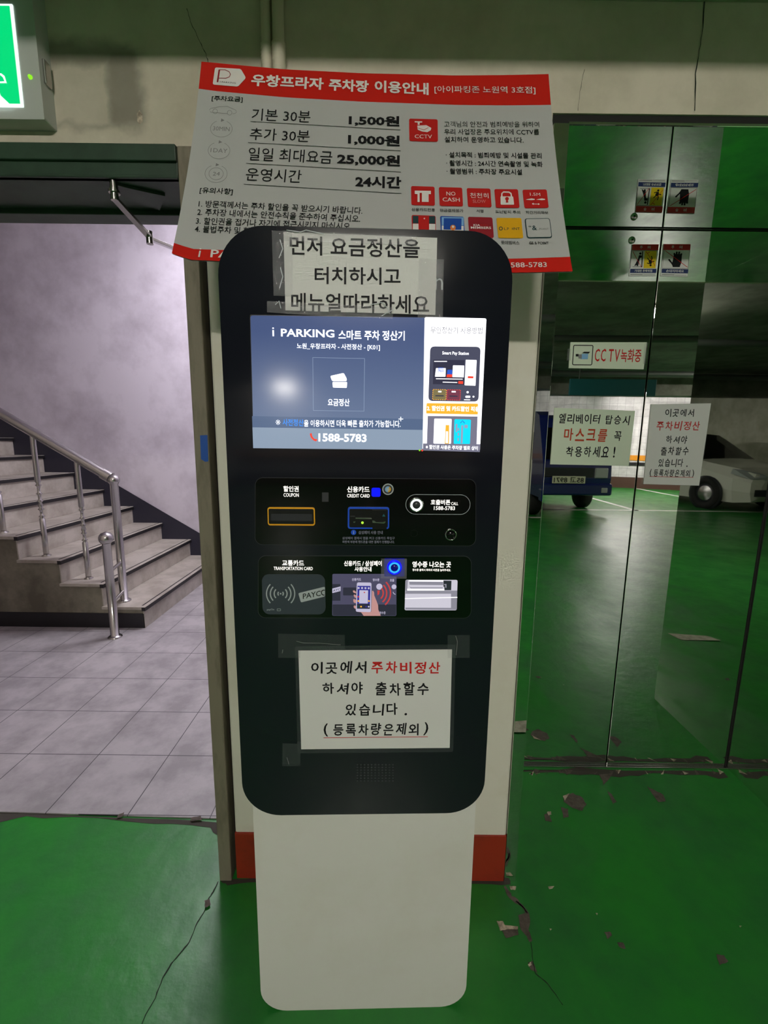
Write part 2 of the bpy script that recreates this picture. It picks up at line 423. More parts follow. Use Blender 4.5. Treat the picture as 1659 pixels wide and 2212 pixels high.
# ================================================================== THE SETTING
GX0, GX1, GY0, CZ = -7.0, 11.5, -12.2, 2.95
struct(MB().box(GX0, GX1, GY0, 1.45, -.1, 0).box(.3, 1.6, 1.45, 1.72, -.1, 0).build('floor', 'floor_paint'))
ty_ = lambda x: 1.398 - .022 * (x + 1.4)
struct(MB().prism([(-6, 1.499, .005), (.2, ty_(.2), .005), (.2, 4.5, .005), (-6, 4.5, .005)], [(-6, 1.499, .0003), (.2, ty_(.2), .0003), (.2, 4.5, .0003), (-6, 4.5, .0003)]).build('floor_stairwell', 'tile'))
struct(MB().box(GX0, GX1, GY0, 1.17, CZ, CZ + .15).build('ceiling', 'ceiling'))
struct(MB().box(-6, .2, 1.4, 4.5, 3.45, 3.55).build('ceiling_stairwell', 'stairwall'))
struct(MB().box(GX0, 2.35, .42, 1.169, 2.37, CZ - .001).build('beam_front', 'beam'))
# front wall (openings for the stair door and the elevator)
wf = MB()
wf.box(-1.55, .39, WY, 1.385, 2.057, 3.5).box(GX0, -1.55, WY, 1.385, 0, 3.5)
wf.box(.39, 1.53, WY, 1.75, 2.143, 3.5).box(1.53, GX1, WY, 1.75, 0, 3.5)
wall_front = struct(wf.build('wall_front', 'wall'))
struct(MB().box(-.452, .392, WY, 1.75, 0, 2.056).build('wall_column', 'column', bevel=.006))
struct(MB().box(-6.1, .2, 4.40, 4.5, 0, 3.5).build('wall_stairwell_back', 'stairwall'))
struct(MB().box(-.2, -.1, 1.386, 4.40, 0, 3.5).build('wall_stairwell_right', 'stairwall'))
struct(MB().box(-6.1, -6.0, 1.386, 4.40, 0, 3.5).build('wall_stairwell_left', 'stairwall'))
struct(MB().box(GX0 - .1, GX0, GY0, 1.17, 0, CZ).build('wall_left', 'beam'))
struct(MB().box(GX1, GX1 + .1, GY0, 1.17, 0, CZ).build('wall_right', 'farwall'))
wb = struct(MB().add([(GX0, -12.1, 0), (3.5, -12.1, 0), (GX1, -8.6, 0), (GX1, -8.6, CZ), (3.5, -12.1, CZ), (GX0, -12.1, CZ)], [(0, 1, 4, 5), (1, 2, 3, 4)]).build('wall_back', 'farwall'))
def backband(name, z0, z1, mt, d):
    q = []
    for z in (z0, z1): q.append([(GX0, -12.1 + d, z), (3.5, -12.1 + d, z), (GX1, -8.6 + d, z)])
    return struct(MB().add(q[0] + q[1], [(0, 1, 4, 3), (1, 2, 5, 4)]).build(name, mt))
backband('trim_1', .86, 1.02, 'orange', .02); backband('trim_2', 0, .34, 'brown', .03); backband('trim_3', .70, .80, 'black', .02)
# red painted base of the column, grime line on the floor in front of it
zr = on(WY, 520, 1797)[2]
struct(MB().box(-.452, .392, WY - .005, WY + .01, 0, zr).build('baseboard_front', 'red', bevel=.002))
# stair door frame
fr = MB()
fr.box(-.503, -.465, WY - .014, 1.385, 0, 2.057)                                   # right jamb
fr.box(-.465, -.452, WY + .03, 1.385, 0, 2.057, 1)                                 # open joint beside it
fr.box(-1.585, -1.552, WY - .014, 1.385, 0, 2.057)
jamb = struct(fr.build('trim_4', ['frame', 'dark'], bevel=.003))
hd = MB()
hd.box(-1.552, -.503, WY - .014, 1.385, 1.985, 2.057).box(-1.552, -.503, WY - .022, WY - .012, 2.02, 2.056).box(-1.552, -.503, WY - .018, WY, 1.985, 1.992)
hd.box(-1.552, -.503, 1.30, 1.345, 1.972, 1.99)
struct(hd.build('trim_5', 'lintel', bevel=.002))
# elevator frame: soffit, jambs, dark gap under the wall edge
ef = MB()
ef.box(.392, 1.50, WY + .004, 1.70, 2.12, 2.143, 1)
ef.box(.430, 1.485, WY, 1.69, 2.118, 2.126)
ef.box(1.4785, 1.4849, DY - .003, 1.70, .006, 2.117, 1); ef.box(.44, 1.4849, DY - .002, DY + .001, 2.112, 2.1175, 1)
ef.box(.393, .430, WY - .004, 1.70, 0, 2.12).box(1.485, 1.53, WY - .004, 1.70, 0, 2.126)
struct(ef.build('trim_6', ['mirror', 'dark'], bevel=.0015))
struct(MB().box(.43, 1.485, 1.656, 1.70, 0, .006).build('trim_7', 'steel', bevel=.001))      # sill
def door(name, x0, x1):
    d = MB().box(x0, x1, DY, DY + .03, .006, 2.118)
    return struct(d.build(name, 'mirror', bevel=.002))
d1 = door('door_1', .44, .9675); d2 = door('door_2', .9715, 1.479)
k1 = MB(); kc = on(DY, 1364.7, 519)
k1.lathe([(0, .004), (.010, .004), (.012, .002), (.012, 0)], (kc[0], DY, kc[2]), (0, -1, 0), 20); k1.lathe([(0, .005), (.003, .005), (.003, .003)], (kc[0], DY, kc[2]), (0, -1, 0), 10, 1)
k1.build('lock', ['steel', 'dark'], d1)
# garage pipes under the ceiling, floor marking
for i, (y, z, r) in enumerate(((-3.4, 2.82, .05), (-6.4, 2.80, .06))):
    struct(MB().tube([(GX0, y, z), (GX1, y + .6, z)], r, 12).build('ceiling_pipe', 'pipe'))
struct(MB().box(GX0, GX1, -7.2, -6.8, 2.46, CZ).build('beam_rear', 'ceiling'))
fl = MB()
fl.box(GX0, GX1, -5.66, -5.56, 0, .002)
for x in (-5.9, -2.9, .1, 2.6, 5.2, 7.8): fl.box(x, x + .1, -10.6, -5.56, 0, .002)
struct(fl.build('floor_line', 'line'))

# floor cracks, chips and grime: where the paint has gone
def ribbon(name, pts, wd, mt, S=SF, off=.0012, parent=None):
    mb = MB(); P = []
    for i in range(len(pts) - 1):
        a, b = np.array(pts[i], float), np.array(pts[i + 1], float)
        for k in range(4): P.append(a + (b - a) * k / 4 + np.array([random.uniform(-1, 1), random.uniform(-1, 1)]) * .7)
    P.append(np.array(pts[-1], float)); n = len(P); L, R = [], []
    for i, p in enumerate(P):
        t = P[min(i + 1, n - 1)] - P[max(i - 1, 0)]; t /= np.linalg.norm(t); q = np.array([-t[1], t[0]]); s = wd * random.uniform(.4, 1.1) / 2
        L.append(p + q * s); R.append(p - q * s)
    mb.add(S.pts(L + R, off), [(i, i + n, i + 1 + n, i + 1) for i in range(n - 1)])
    return struct(mb.build(name, mt, parent))
fo = bpy.data.objects['floor']; ROOT_LOC[fo.name] = (0, 0, 0)
z7 = Z(0, 1650, 2.592); z6 = Z(900, 1600, 2.186)
ribbon('crack', z7(1222, 660, 1195, 720, 1165, 760, 1150, 820, 1105, 890, 1060, 1000, 1010, 1060, 960, 1120, 910, 1200, 870, 1310, 815, 1410, 795, 1457), 2.6, 'crack', parent=fo)
ribbon('crack', z6(415, 690, 445, 740, 485, 770, 515, 800, 528, 850, 520, 900, 540, 950), 9, 'chip', parent=fo)
ribbon('crack', z6(540, 950, 548, 1040, 560, 1100, 620, 1150, 690, 1250), 2.2, 'crack', parent=fo)
ribbon('crack', z6(470, 760, 500, 785, 522, 815), 3, 'chip_light', parent=fo)
def chip(P, mt='chip', jit=1.2, off=.001):
    Q = []
    for i in range(len(P)):
        a, b = np.array(P[i], float), np.array(P[(i + 1) % len(P)], float)
        for k in range(3): Q.append(a + (b - a) * k / 3 + np.array([random.uniform(-jit, jit), random.uniform(-jit, jit)]))
    mb = MB(); face(mb, SF, Q, off); struct(mb.build('paint_chip', mt, fo))
chip(z6(690, 260, 735, 248, 785, 270, 802, 300, 780, 330, 735, 318, 695, 290)); chip(z6(683, 315, 715, 320, 720, 360, 695, 365))
chip(z6(1088, 215, 1130, 235, 1165, 255, 1178, 290, 1140, 292, 1110, 250)); chip(z6(900, 240, 920, 250, 945, 290, 930, 300, 912, 265))
chip(z6(603, 350, 625, 335, 640, 385, 610, 380)); chip(z6(860, 160, 930, 150, 885, 208), jit=2)
chip(z6(888, 905, 912, 900, 925, 920, 900, 938)); chip(z6(945, 955, 975, 955, 988, 985, 960, 980)); chip(z6(1415, 1010, 1450, 1015, 1470, 1045, 1430, 1060))
chip(z6(480, 825, 520, 815, 532, 870, 520, 925, 485, 880)); chip(z6(400, 895, 480, 880, 482, 920, 420, 932)); chip(z6(525, 1050, 545, 1042, 572, 1098, 540, 1085))
chip(z6(377, 853, 408, 855, 416, 872, 480, 880, 476, 893, 425, 893, 395, 900), 'chip_light', .6, .0016)
chip(z6(690, 262, 722, 250, 716, 258, 700, 285), 'chip_light', .4, .0016); chip(z6(615, 338, 634, 335, 636, 350, 622, 355), 'chip_light', .6, .0016)
chip(z6(438, 688, 470, 690, 465, 708, 445, 705), 'chip_light', .6, .0016); chip(z6(525, 1060, 540, 1045, 542, 1060, 530, 1068), 'chip_light', .5, .0016)
for q in ((620, 690, 650, 688, 640, 700, 625, 702), (845, 815, 855, 815, 852, 825), (1522, 875, 1535, 875, 1528, 884), (627, 888, 640, 890, 632, 898), (352, 578, 366, 578, 362, 585)): chip(z6(*q), 'chip_light', .3)
for q in ((1145, 775, 1175, 765, 1178, 800, 1150, 815), (665, 290, 695, 280, 690, 305, 655, 312), (1065, 310, 1125, 300, 1133, 322, 1070, 328)): chip(z7(*q), 'chip', .8, .006)
# dirt along walls and sill
chip([(1122, 1662), (1250, 1660), (1400, 1664), (1565, 1667), (1575, 1682), (1500, 1675), (1400, 1672), (1340, 1680), (1250, 1672), (1180, 1671), (1125, 1667)], 'grime', 3, .0008)
chip([(478, 1903), (560, 1895), (1030, 1895), (1103, 1902), (1102, 1912), (1040, 1908), (560, 1904), (490, 1914)], 'grime', 2, .0008)
chip([(0, 1752), (150, 1759), (330, 1769), (470, 1775), (474, 1812), (455, 1790), (330, 1777), (160, 1767), (60, 1765), (0, 1778)], 'grime', 3, .0008)
for i in range(26):
    x = random.uniform(1140, 1560); chip([(x, 1660 + random.uniform(0, 14)), (x + random.uniform(4, 14), 1660 + random.uniform(2, 14)), (x + 5, 1668 + random.uniform(2, 8))], random.choice(['chip', 'chip_light']), .6, .0014)
# wall cracks
ROOT_LOC[wall_front.name] = (0, 0, 0)
ribbon('crack', [(1521, 0), (1518, 60), (1510, 110), (1502, 160), (1500, 240)], 2.4, 'crack', SW, parent=wall_front)
ribbon('crack', [(404, 20), (412, 48), (432, 90), (445, 118), (452, 140)], 1.6, 'crack', SW, parent=wall_front)
ribbon('crack', [(1262, 150), (1252, 200), (1248, 240)], 1.0, 'crack', SW, parent=wall_front)
mb = MB(); face(mb, SW, [(296, 246), (302, 238), (308, 248), (309, 262), (302, 270), (297, 262)], .001); struct(mb.build('paint_chip', 'chip_light', wall_front))
# soft-edged darker patch in the wall paint colour beside the exit sign
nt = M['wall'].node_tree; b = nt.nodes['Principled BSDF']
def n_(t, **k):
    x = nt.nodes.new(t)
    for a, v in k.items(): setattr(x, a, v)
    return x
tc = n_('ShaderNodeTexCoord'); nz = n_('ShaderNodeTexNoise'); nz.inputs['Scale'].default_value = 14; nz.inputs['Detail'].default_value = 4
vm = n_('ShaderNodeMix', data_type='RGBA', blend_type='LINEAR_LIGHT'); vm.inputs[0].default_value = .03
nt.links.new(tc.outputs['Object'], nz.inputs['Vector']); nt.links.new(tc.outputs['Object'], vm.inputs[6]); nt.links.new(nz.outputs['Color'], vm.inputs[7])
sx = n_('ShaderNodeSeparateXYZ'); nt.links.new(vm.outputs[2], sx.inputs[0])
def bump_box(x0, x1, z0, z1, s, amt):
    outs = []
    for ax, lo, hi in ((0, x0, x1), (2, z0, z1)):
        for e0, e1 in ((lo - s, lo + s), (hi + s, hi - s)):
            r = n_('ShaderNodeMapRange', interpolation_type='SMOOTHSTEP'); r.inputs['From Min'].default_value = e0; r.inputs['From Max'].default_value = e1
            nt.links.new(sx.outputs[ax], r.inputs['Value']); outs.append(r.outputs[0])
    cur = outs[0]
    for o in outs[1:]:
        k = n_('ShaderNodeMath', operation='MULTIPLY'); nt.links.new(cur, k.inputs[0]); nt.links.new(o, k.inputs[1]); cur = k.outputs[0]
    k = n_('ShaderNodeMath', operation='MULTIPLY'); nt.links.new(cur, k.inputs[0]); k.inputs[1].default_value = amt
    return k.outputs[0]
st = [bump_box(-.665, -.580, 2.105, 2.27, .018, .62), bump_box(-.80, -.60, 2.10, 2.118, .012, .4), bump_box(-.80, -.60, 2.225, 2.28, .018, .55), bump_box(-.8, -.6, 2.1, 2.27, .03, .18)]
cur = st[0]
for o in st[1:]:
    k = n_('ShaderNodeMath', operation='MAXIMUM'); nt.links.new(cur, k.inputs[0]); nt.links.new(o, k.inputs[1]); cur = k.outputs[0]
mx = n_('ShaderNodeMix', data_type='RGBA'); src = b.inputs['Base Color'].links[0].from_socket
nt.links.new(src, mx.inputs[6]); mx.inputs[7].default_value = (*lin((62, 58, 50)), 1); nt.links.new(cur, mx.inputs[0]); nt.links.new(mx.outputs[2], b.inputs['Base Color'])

# ================================================================== LAMPS (the light of the place, and one added fill lamp)
def lamp(name, label, x, y, z, ln, mt, along='X', wd=.11, hh=.085):
    t = thing(name, label, 'ceiling lamp', (x, y, z))
    a, c = (ln / 2, wd / 2) if along == 'X' else (wd / 2, ln / 2)
    MB().box(x - a, x + a, y - c, y + c, z + hh / 2, z + hh / 2 + .03).build('housing', 'white', t, bevel=.004)
    MB().box(x - a + .02, x + a - .02, y - c + .01, y + c - .01, z - hh / 2, z + hh / 2 - .001).build('diffuser', mt, t, bevel=.01)
    MB().tube([(x, y, z + hh / 2 + .03), (x, y, (CZ if y < 1.2 else 3.45))], .012, 8).build('stem', 'pipe', t)
    return t
lamp('fluorescent_lamp', 'strip lamp hanging from the garage ceiling behind the viewer, facing the kiosk', 0.02, -2.4, 2.86, 1.0, 'lamp_main')
lamp('fluorescent_lamp', 'strip lamp hanging near the back wall at the left of the garage', -2.2, -11.3, 2.84, .5, 'lamp_main')
lamp('fluorescent_lamp', 'strip lamp hanging over the parking bays by the white tiled back wall', 6.6, -8.4, 2.82, 1.4, 'lamp_far', 'Y')
lamp('fluorescent_lamp', 'added fill lamp, unseen, hanging near the right wall of the garage', 8.2, -3.4, 2.86, 1.2, 'lamp_fill')  # fill light added for the garage, set where the doors cannot mirror it
lamp('fluorescent_lamp', 'strip lamp under the stairwell ceiling above the tiled landing', -.9, 3.5, 3.34, 1.2, 'lamp_stair', 'X', .3)

# ================================================================== STAIRS
R_, T_, X0_, YA, YB = .17, .285, -1.735, 2.985, 4.395
NS = 11
st = thing('staircase', 'grey terrazzo stair flight with black nosings climbing left behind the open doorway', 'staircase', (X0_, YA, 0))
side = [(X0_, 0)]
for i in range(NS): side += [(X0_ - T_ * i, R_ * (i + 1) - .02), (X0_ - T_ * (i + 1), R_ * (i + 1) - .02)]
side += [(X0_ - T_ * NS, 0)]
MB().prism([(x, YA, z) for x, z in side], [(x, YB, z) for x, z in side]).build('stair_body', 'stepside', st)
MB().box(X0_ - T_ * NS, X0_ + .004, YA - .006, YA + .01, 0, .115).build('skirting', 'black', st)
for i in range(NS):
    x, z = X0_ - T_ * i, R_ * (i + 1)
    s = MB()
    s.box(x - T_ - .005, x + .022, YA - .02, YB, z - .022, z)                       # tread
    s.box(x - .004, x + .006, YA - .006, YB, z - R_, z - .022)                      # riser
    so = s.build('step', 'step', st, bevel=.003)
    MB().box(x - .002, x + .0235, YA - .021, YB - .001, z - .030, z - .003).box(x - .016, x - .006, YA + .01, YB - .002, z - .001, z + .0012).build('nosing', 'black', so)
# dark skirting painted on the back wall along the flight
a = on(4.395, 262, 1052.5); b2 = on(4.395, 435.5, 1154); sl = (b2[2] - a[2]) / (b2[0] - a[0])
zl = lambda x: a[2] + sl * (x - a[0])
xr = -1.3
MB().add([(xr, 4.393, 0), (xr, 4.393, max(zl(xr), .12)), (-1.55, 4.393, max(zl(-1.55), .12)), (-5.2, 4.393, zl(-5.2)), (-5.2, 4.393, 0)], [(0, 1, 2, 3, 4)]).build('wall_skirting', 'dado', st)

# ================================================================== RAILING
rl = thing('stair_railing', 'stainless steel stair handrail with ball capped posts and turned balusters', 'railing', (-1.92, 3.08, 0))
NB = np.array([-1.93, 3.085])
def post(x, y, z0, z1, r, rb, name='newel_post'):
    p = [(r * 1.7, 0), (r * 1.7, .006), (r * 1.3, .014), (r, .016), (r, z1 - z0 - rb * 1.75), (r * 1.12, z1 - z0 - rb * 1.7), (r * 1.12, z1 - z0 - rb * 1.5), (r * .8, z1 - z0 - rb * 1.35)]
    for k in range(9):
        t = -.92 + 1.92 * k / 8; p.append((rb * math.sqrt(max(0, 1 - t * t)), z1 - z0 - rb + rb * t))
    return MB().lathe(p, (x, y, z0), n=24).build(name, 'steel', rl)
post(NB[0], NB[1], .17, 1.115, .027, .040)
LP = onz(0, 248, 1377)
post(-1.857, 2.83, 0.004, .752, .027, .045)
p0 = np.array([NB[0] - .02, NB[1], 1.09]); sl2 = (1.556 - 1.10) / (-2.684 + 1.93)
hx = -4.9
MB().tube([p0, (hx, NB[1], 1.09 + sl2 * (hx - p0[0]))], .033, 20).tube([p0 + np.array([.0, 0, -.0]), p0 + np.array([-.05, 0, -.05 * sl2])], .040, 20).build('handrail', 'steel', rl)
for z in (.47, .25):
    MB().tube([(-1.857, 2.83, z), (NB[0], NB[1], z + .0)], .012, 12).build('connector', 'steel', rl)
for i in range(5):
    x = -2.18 - .2925 * i; z0 = R_ * (i + 2); z1 = 1.09 + sl2 * (x - p0[0]) - .03
    h = z1 - z0; r = .0115
    p = [(.03, 0), (.03, .005), (.016, .012), (.018, .014), (.018, h * .32)]
    for c in (.34, .40, .47, .53, .60):
        p += [(.010, h * (c - .012)), (.020, h * c), (.010, h * (c + .012))]
        if c == .40: p += [(.017, h * .43)]
    p += [(.018, h * .63), (.0165, h)]
    MB().lathe(p, (x, 3.085, z0), n=14).build('baluster', 'steel', rl)

# ================================================================== DOOR CLOSER ARM, BLUE TAPE
dc = thing('door_closer_arm', 'bare folding door closer arm hanging under the dark door lintel', 'door closer', on(1.2, 245, 395))
pv = onz(1.972, 246, 404); e1 = on(1.30, 323, 512); e2 = on(1.50, 405, 548)
MB().tube([pv + [0, 0, .012], pv + [0, 0, -.03]], .009, 14).tube([pv + [0, 0, -.008], pv + [0, 0, -.014]], .013, 14).build('pivot', 'steel', dc)
s1 = on(1.22, 262, 400); s2 = on(1.32, 318, 440); s3 = on(1.25, 280, 440)
MB().prism([(pv[0] - .01, pv[1] + .0, 1.984), (pv[0] + .10, pv[1] + .05, 1.984), (pv[0] + .05, pv[1] + .12, 1.984), (pv[0] - .01, pv[1] + .06, 1.984)],
           [(pv[0] - .01, pv[1] + .0, 1.978), (pv[0] + .10, pv[1] + .05, 1.978), (pv[0] + .05, pv[1] + .12, 1.978), (pv[0] - .01, pv[1] + .06, 1.978)]).build('bracket', 'lintel', dc)
def flatbar(a, b, w, h):
    a, b = np.array(a, float), np.array(b, float); t = (b - a) / np.linalg.norm(b - a); s = np.cross(t, [0, 0, 1]); s /= np.linalg.norm(s); u = np.cross(s, t)
    mb = MB(); V = [p + s * i * w + u * j * h for p in (a, b) for i, j in ((-1, -1), (1, -1), (1, 1), (-1, 1))]
    mb.add(V, [(0, 1, 2, 3), (7, 6, 5, 4), (0, 4, 5, 1), (1, 5, 6, 2), (2, 6, 7, 3), (3, 7, 4, 0)]); return mb
flatbar(pv + [0, 0, -.026], e1, .008, .004).build('arm', 'steel', dc, bevel=.001)
flatbar(e1 + [0, 0, -.004], e2, .008, .004).build('arm', 'steel', dc, bevel=.001)
MB().tube([e1 + [0, 0, .014], e1 + [0, 0, -.018]], .009, 14).build('elbow_bolt', 'steel', dc)
# door leaf that the arm serves, standing open inside the stairwell
dl = MB().box(-.468, -.428, 1.40, 2.36, .012, 1.97)
struct(dl.build('door_3', 'frame', bevel=.003))
SJ = Flat((0, WY - .0142, 0), (1, 0, 0), (0, 0, 1))
zt = Z(380, 540, 4.808)
tp = MB(); slab(tp, SJ, zt(252, 1925, 328, 1922, 337, 2195, 305, 2200, 262, 2172), .0008, 0)
tag(tp.build('blue_tape', 'blue_tape'), 'torn strip of blue tape stuck on the olive door frame', 'tape')

# ================================================================== EXIT SIGN
YS = 1.13
SE = Flat((0, YS, 0), (1, 0, 0), (0, 0, 1))
br = on(YS, 96, 258); ex1, ez0 = br[0], br[2]; ex0 = ex1 - .52; ez1 = ez0 + .30
ex = thing('exit_sign', 'green lit emergency exit sign box on the wall above the doorway', 'exit sign', (ex1, WY, ez0))
eb = MB(); gp = .012
eb.prism([(ex0, YS, ez0), (ex1, YS, ez0), (ex1, YS, ez1), (ex0, YS, ez1)], [(ex0, WY, ez0), (ex1, WY, ez0), (ex1, WY, ez1), (ex0, WY, ez1)])
eb.build('housing', 'signbox', ex, bevel=.004)
pr, pz0, pz1 = on(YS, 49, 200)[0], on(YS, 49, 233)[2], on(YS, 22, 10)[2]
px0 = pr - .40
MB().box(px0, pr, YS - .003, YS + .001, pz0, pz1).build('panel_rim', 'exit_white', ex, bevel=.002)
gl = MB().box(px0 + .006, pr - .006, YS - .0045, YS, pz0 + .006, pz1 - .006).build('lit_panel', 'exit_green', ex)
ye = YS - .006
ze = Z(0, 0, 3.567)
SE2 = Flat((0, YS - .0055, 0), (1, 0, 0), (0, 0, 1))
pic = MB()
# white doorway floor wedge and foot of the running figure, as far as the frame shows them, and the rest of the figure beyond
face(pic, SE2, ze(-60, 560, 10, 565, 35, 585, 52, 640, -10, 640, -14, 628, 34, 626, 22, 596, 0, 578, -60, 574), 0)
face(pic, SE2, ze(-10, 690, 5, 735, 90, 815, 90, 826, -120, 826, -120, 690), 0)
face(pic, SE2, [(-110 + 22 * math.cos(t * .4), 30 + 22 * math.sin(t * .4)) for t in range(16)], 0)
face(pic, SE2, [(-125, 55), (-85, 60), (-70, 110), (-40, 150), (-50, 158), (-95, 125), (-130, 175), (-180, 180), (-180, 165), (-140, 158), (-118, 110)], 0)
pic.build('pictogram', 'exit_white', ex)
lc = on(YS, 66, 167); MB().lathe([(.0, .006), (.003, .005), (.0045, .002), (.005, 0)], (lc[0], YS, lc[2]), (0, -1, 0), 14).build('indicator_light', 'led', ex)
hx_ = on(1.13, 104, 145); MB().box(ex1 - .001, ex1 + .006, 1.14, 1.16, ez0 + .08, ez0 + .13).build('latch', 'steel', ex, bevel=.002)

# ================================================================== CONDUITS
def conduit(x, r, label):
    t = thing('conduit', label, 'conduit', (x, WY - r, 1.9), 'pair of conduits above the price board')
    MB().tube([(x, WY - r - .003, 2.255), (x, WY - r - .003, 2.369)], r * .86, 18).build('pipe', 'conduit', t)
    P, rr_ = [], []
    z = 2.262; k = 0
    while z > 1.95:
        P += [(x, WY - r - .003, z), (x, WY - r - .003, z - .004)]; rr_ += [r * 1.06, r * .86]; z -= .008
    MB().tube(P, rr_, 18).build('corrugated_sleeve', 'conduit', t)
cxa = on(WY - .012, 575, 60)[0]; cxb = on(WY - .014, 602, 60)[0]
conduit(cxa, .0125, 'thinner left conduit running down behind the red topped price board')
conduit(cxb, .0155, 'thicker right conduit running down behind the red topped price board')

# ================================================================== PRICE BOARD
PB = Sheet([(435, 133, 1.115), (530, 142, 1.125), (620, 150, 1.132), (780, 158, 1.142), (985, 163, 1.148), (1100, 162, 1.143), (1185, 160, 1.132)],
           [(371, 547, .925), (391, 554, .925), (407, 561, .926), (480, 564, .928), (800, 578, .935), (1112, 589, .935), (1237, 586, .93)])
bd = thing('price_board', 'curled parking price board with red header and footer leaning behind the kiosk top', 'notice board', (0, .95, 1.72))
za, zb = Z(360, 110, 3.190), Z(780, 130, 3.190)
v1 = PB.uv(za(205, 258))[0][1]; v1r = PB.uv(zb(1315, 308))[0][1]; v2 = PB.uv(za(48, 1322))[0][1]; v2r = PB.uv(zb(1452, 1355))[0][1]
NU, NV = 40, 16
us = np.linspace(0, 1, NU + 1)
vs = lambda u: np.concatenate([np.linspace(0, v1 + (v1r - v1) * u, 5), np.linspace(v1 + (v1r - v1) * u, v2 + (v2r - v2) * u, 10)[1:], np.linspace(v2 + (v2r - v2) * u, 1, 4)[1:]])
VV = np.stack([vs(u) for u in us]); nv = VV.shape[1]
g = PB.ev(np.repeat(us, nv), VV.ravel()); nb = PB.normal()
mb = MB()
for j in range(nv - 1):
    mi = 1 if (j < 4 or j >= nv - 4) else 0
    mb.add(g, [(i * nv + j, i * nv + j + 1, (i + 1) * nv + j + 1, (i + 1) * nv + j) for i in range(NU)], mi, True)
    mb.add(g - nb * .0025, [(i * nv + j, (i + 1) * nv + j, (i + 1) * nv + j + 1, i * nv + j + 1) for i in range(NU)], 0, True)
mb.build('sheet', ['poster', 'poster_red'], bd)
o1, o2, o3 = .0012, .0018, .0024
# header: arrow shaped badge, title
bg = MB(); face(bg, PB, qround(za(335, 118, 512, 128, 548, 190, 492, 250, 318, 236), 4), o1)
stroke(bg, PB, za(352, 222, 365, 136), 3.4, o2, 1); stroke(bg, PB, za(362, 137, 405, 137, 432, 150, 442, 168, 434, 185, 410, 195, 362, 194), 1.4, o2, 1)
text(bg, PB, 'I PARKING', za(370, 220)[0], za(478, 228)[0], 3.2, .0, o2, 2)
bg.build('logo', ['white', 'icon_wine', 'ink'], bd)
t = Lines()
text(t, PB, '우창프라자', za(585, 203)[0], za(1082, 232)[0], 26, .032, o1); text(t, PB, '주차장', za(1118, 235)[0], za(1392, 250)[0], 26, .032, o1)
text(t, PB, '이용안내', zb(93, 183)[0], zb(465, 203)[0], 26, .032, o1)
text(t, PB, '[아이파킹존 노원역 3호점]', zb(505, 207)[0], zb(1200, 213)[0], 17, .004, o1)
t.build('title_lettering', 'white', bd)
# prices
t = Lines()
text(t, PB, '[주차요금]', za(312, 332)[0], za(525, 340)[0], 13, .012, o1)
for s, a_, c_, h_ in (('기본 30분', (588, 440), (992, 458), 26), ('추가 30분', (575, 575), (986, 592), 26), ('일일 최대요금', (565, 712), (1142, 738), 28), ('운영시간', (548, 852), (930, 870), 28)):
    text(t, PB, s, za(*a_)[0], za(*c_)[0], h_, .002, o1)
for s, a_, c_, h_ in (('1,500원', (1255, 482), (1604, 492), 24), ('1,000원', (1250, 612), (1606, 628), 25), ('25,000원', (1175, 748), (1608, 765), 26), ('24시간', (1300, 902), (1616, 912), 26)):
    text(t, PB, s, za(*a_)[0], za(*c_)[0], h_, .036, o1)
for a_ in ((578, 490, 1610, 548), (562, 635, 1612, 692), (548, 778, 1614, 838), (532, 922, 1618, 986)):
    P = za(*a_); stroke(t, PB, [np.array(P[0]) + (np.array(P[1]) - np.array(P[0])) * k / 10 for k in range(11)], .9, o1)
t.build('price_lettering', 'ink', bd)
t = Lines()
text(t, PB, '[유의사항]', za(230, 965)[0], za(457, 976)[0], 15, .012, o1)
for s, a_, c_ in (('1. 방문객께서는 주차 할인을 꼭 받으시기 바랍니다.', (222, 1055), (1350, 1105)), ('2. 주차장 내에서는 안전수칙을 준수하여 주십시오.', (213, 1112), (1335, 1160)),
                  ('3. 할인권을 접거나 자기에 접근시키지 마십시오.', (204, 1173), (1275, 1212)), ('4. 불법주차 및 할인권 오남용시 처벌될 수 있습니다.', (196, 1228), (1340, 1276))):
    text(t, PB, s, za(*a_)[0], za(*c_)[0], 15.5, .008, o1)
t.build('notice_lettering', 'ink', bd)
t = Lines()
for s, a_, c_, b_ in (('고객님의 안전과 범죄예방을 위하여', (572, 445), (1226, 447), .0), ('우리 사업장은 주요위치에 CCTV를', (572, 497), (1226, 499), .006), ('설치하여 운영하고 있습니다.', (574, 550), (1118, 555), .012),
                      ('· 설치목적 : 범죄예방 및 시설물 관리', (583, 655), (1242, 663), .014), ('· 촬영시간 : 24시간 연속촬영 및 녹화', (586, 712), (1250, 722), .014), ('· 촬영범위 : 주차장 주요시설', (588, 768), (1108, 775), .014)):
    text(t, PB, s, zb(*a_)[0], zb(*c_)[0], 12.5, b_, o1)
t.build('camera_notice_lettering', 'ink', bd)
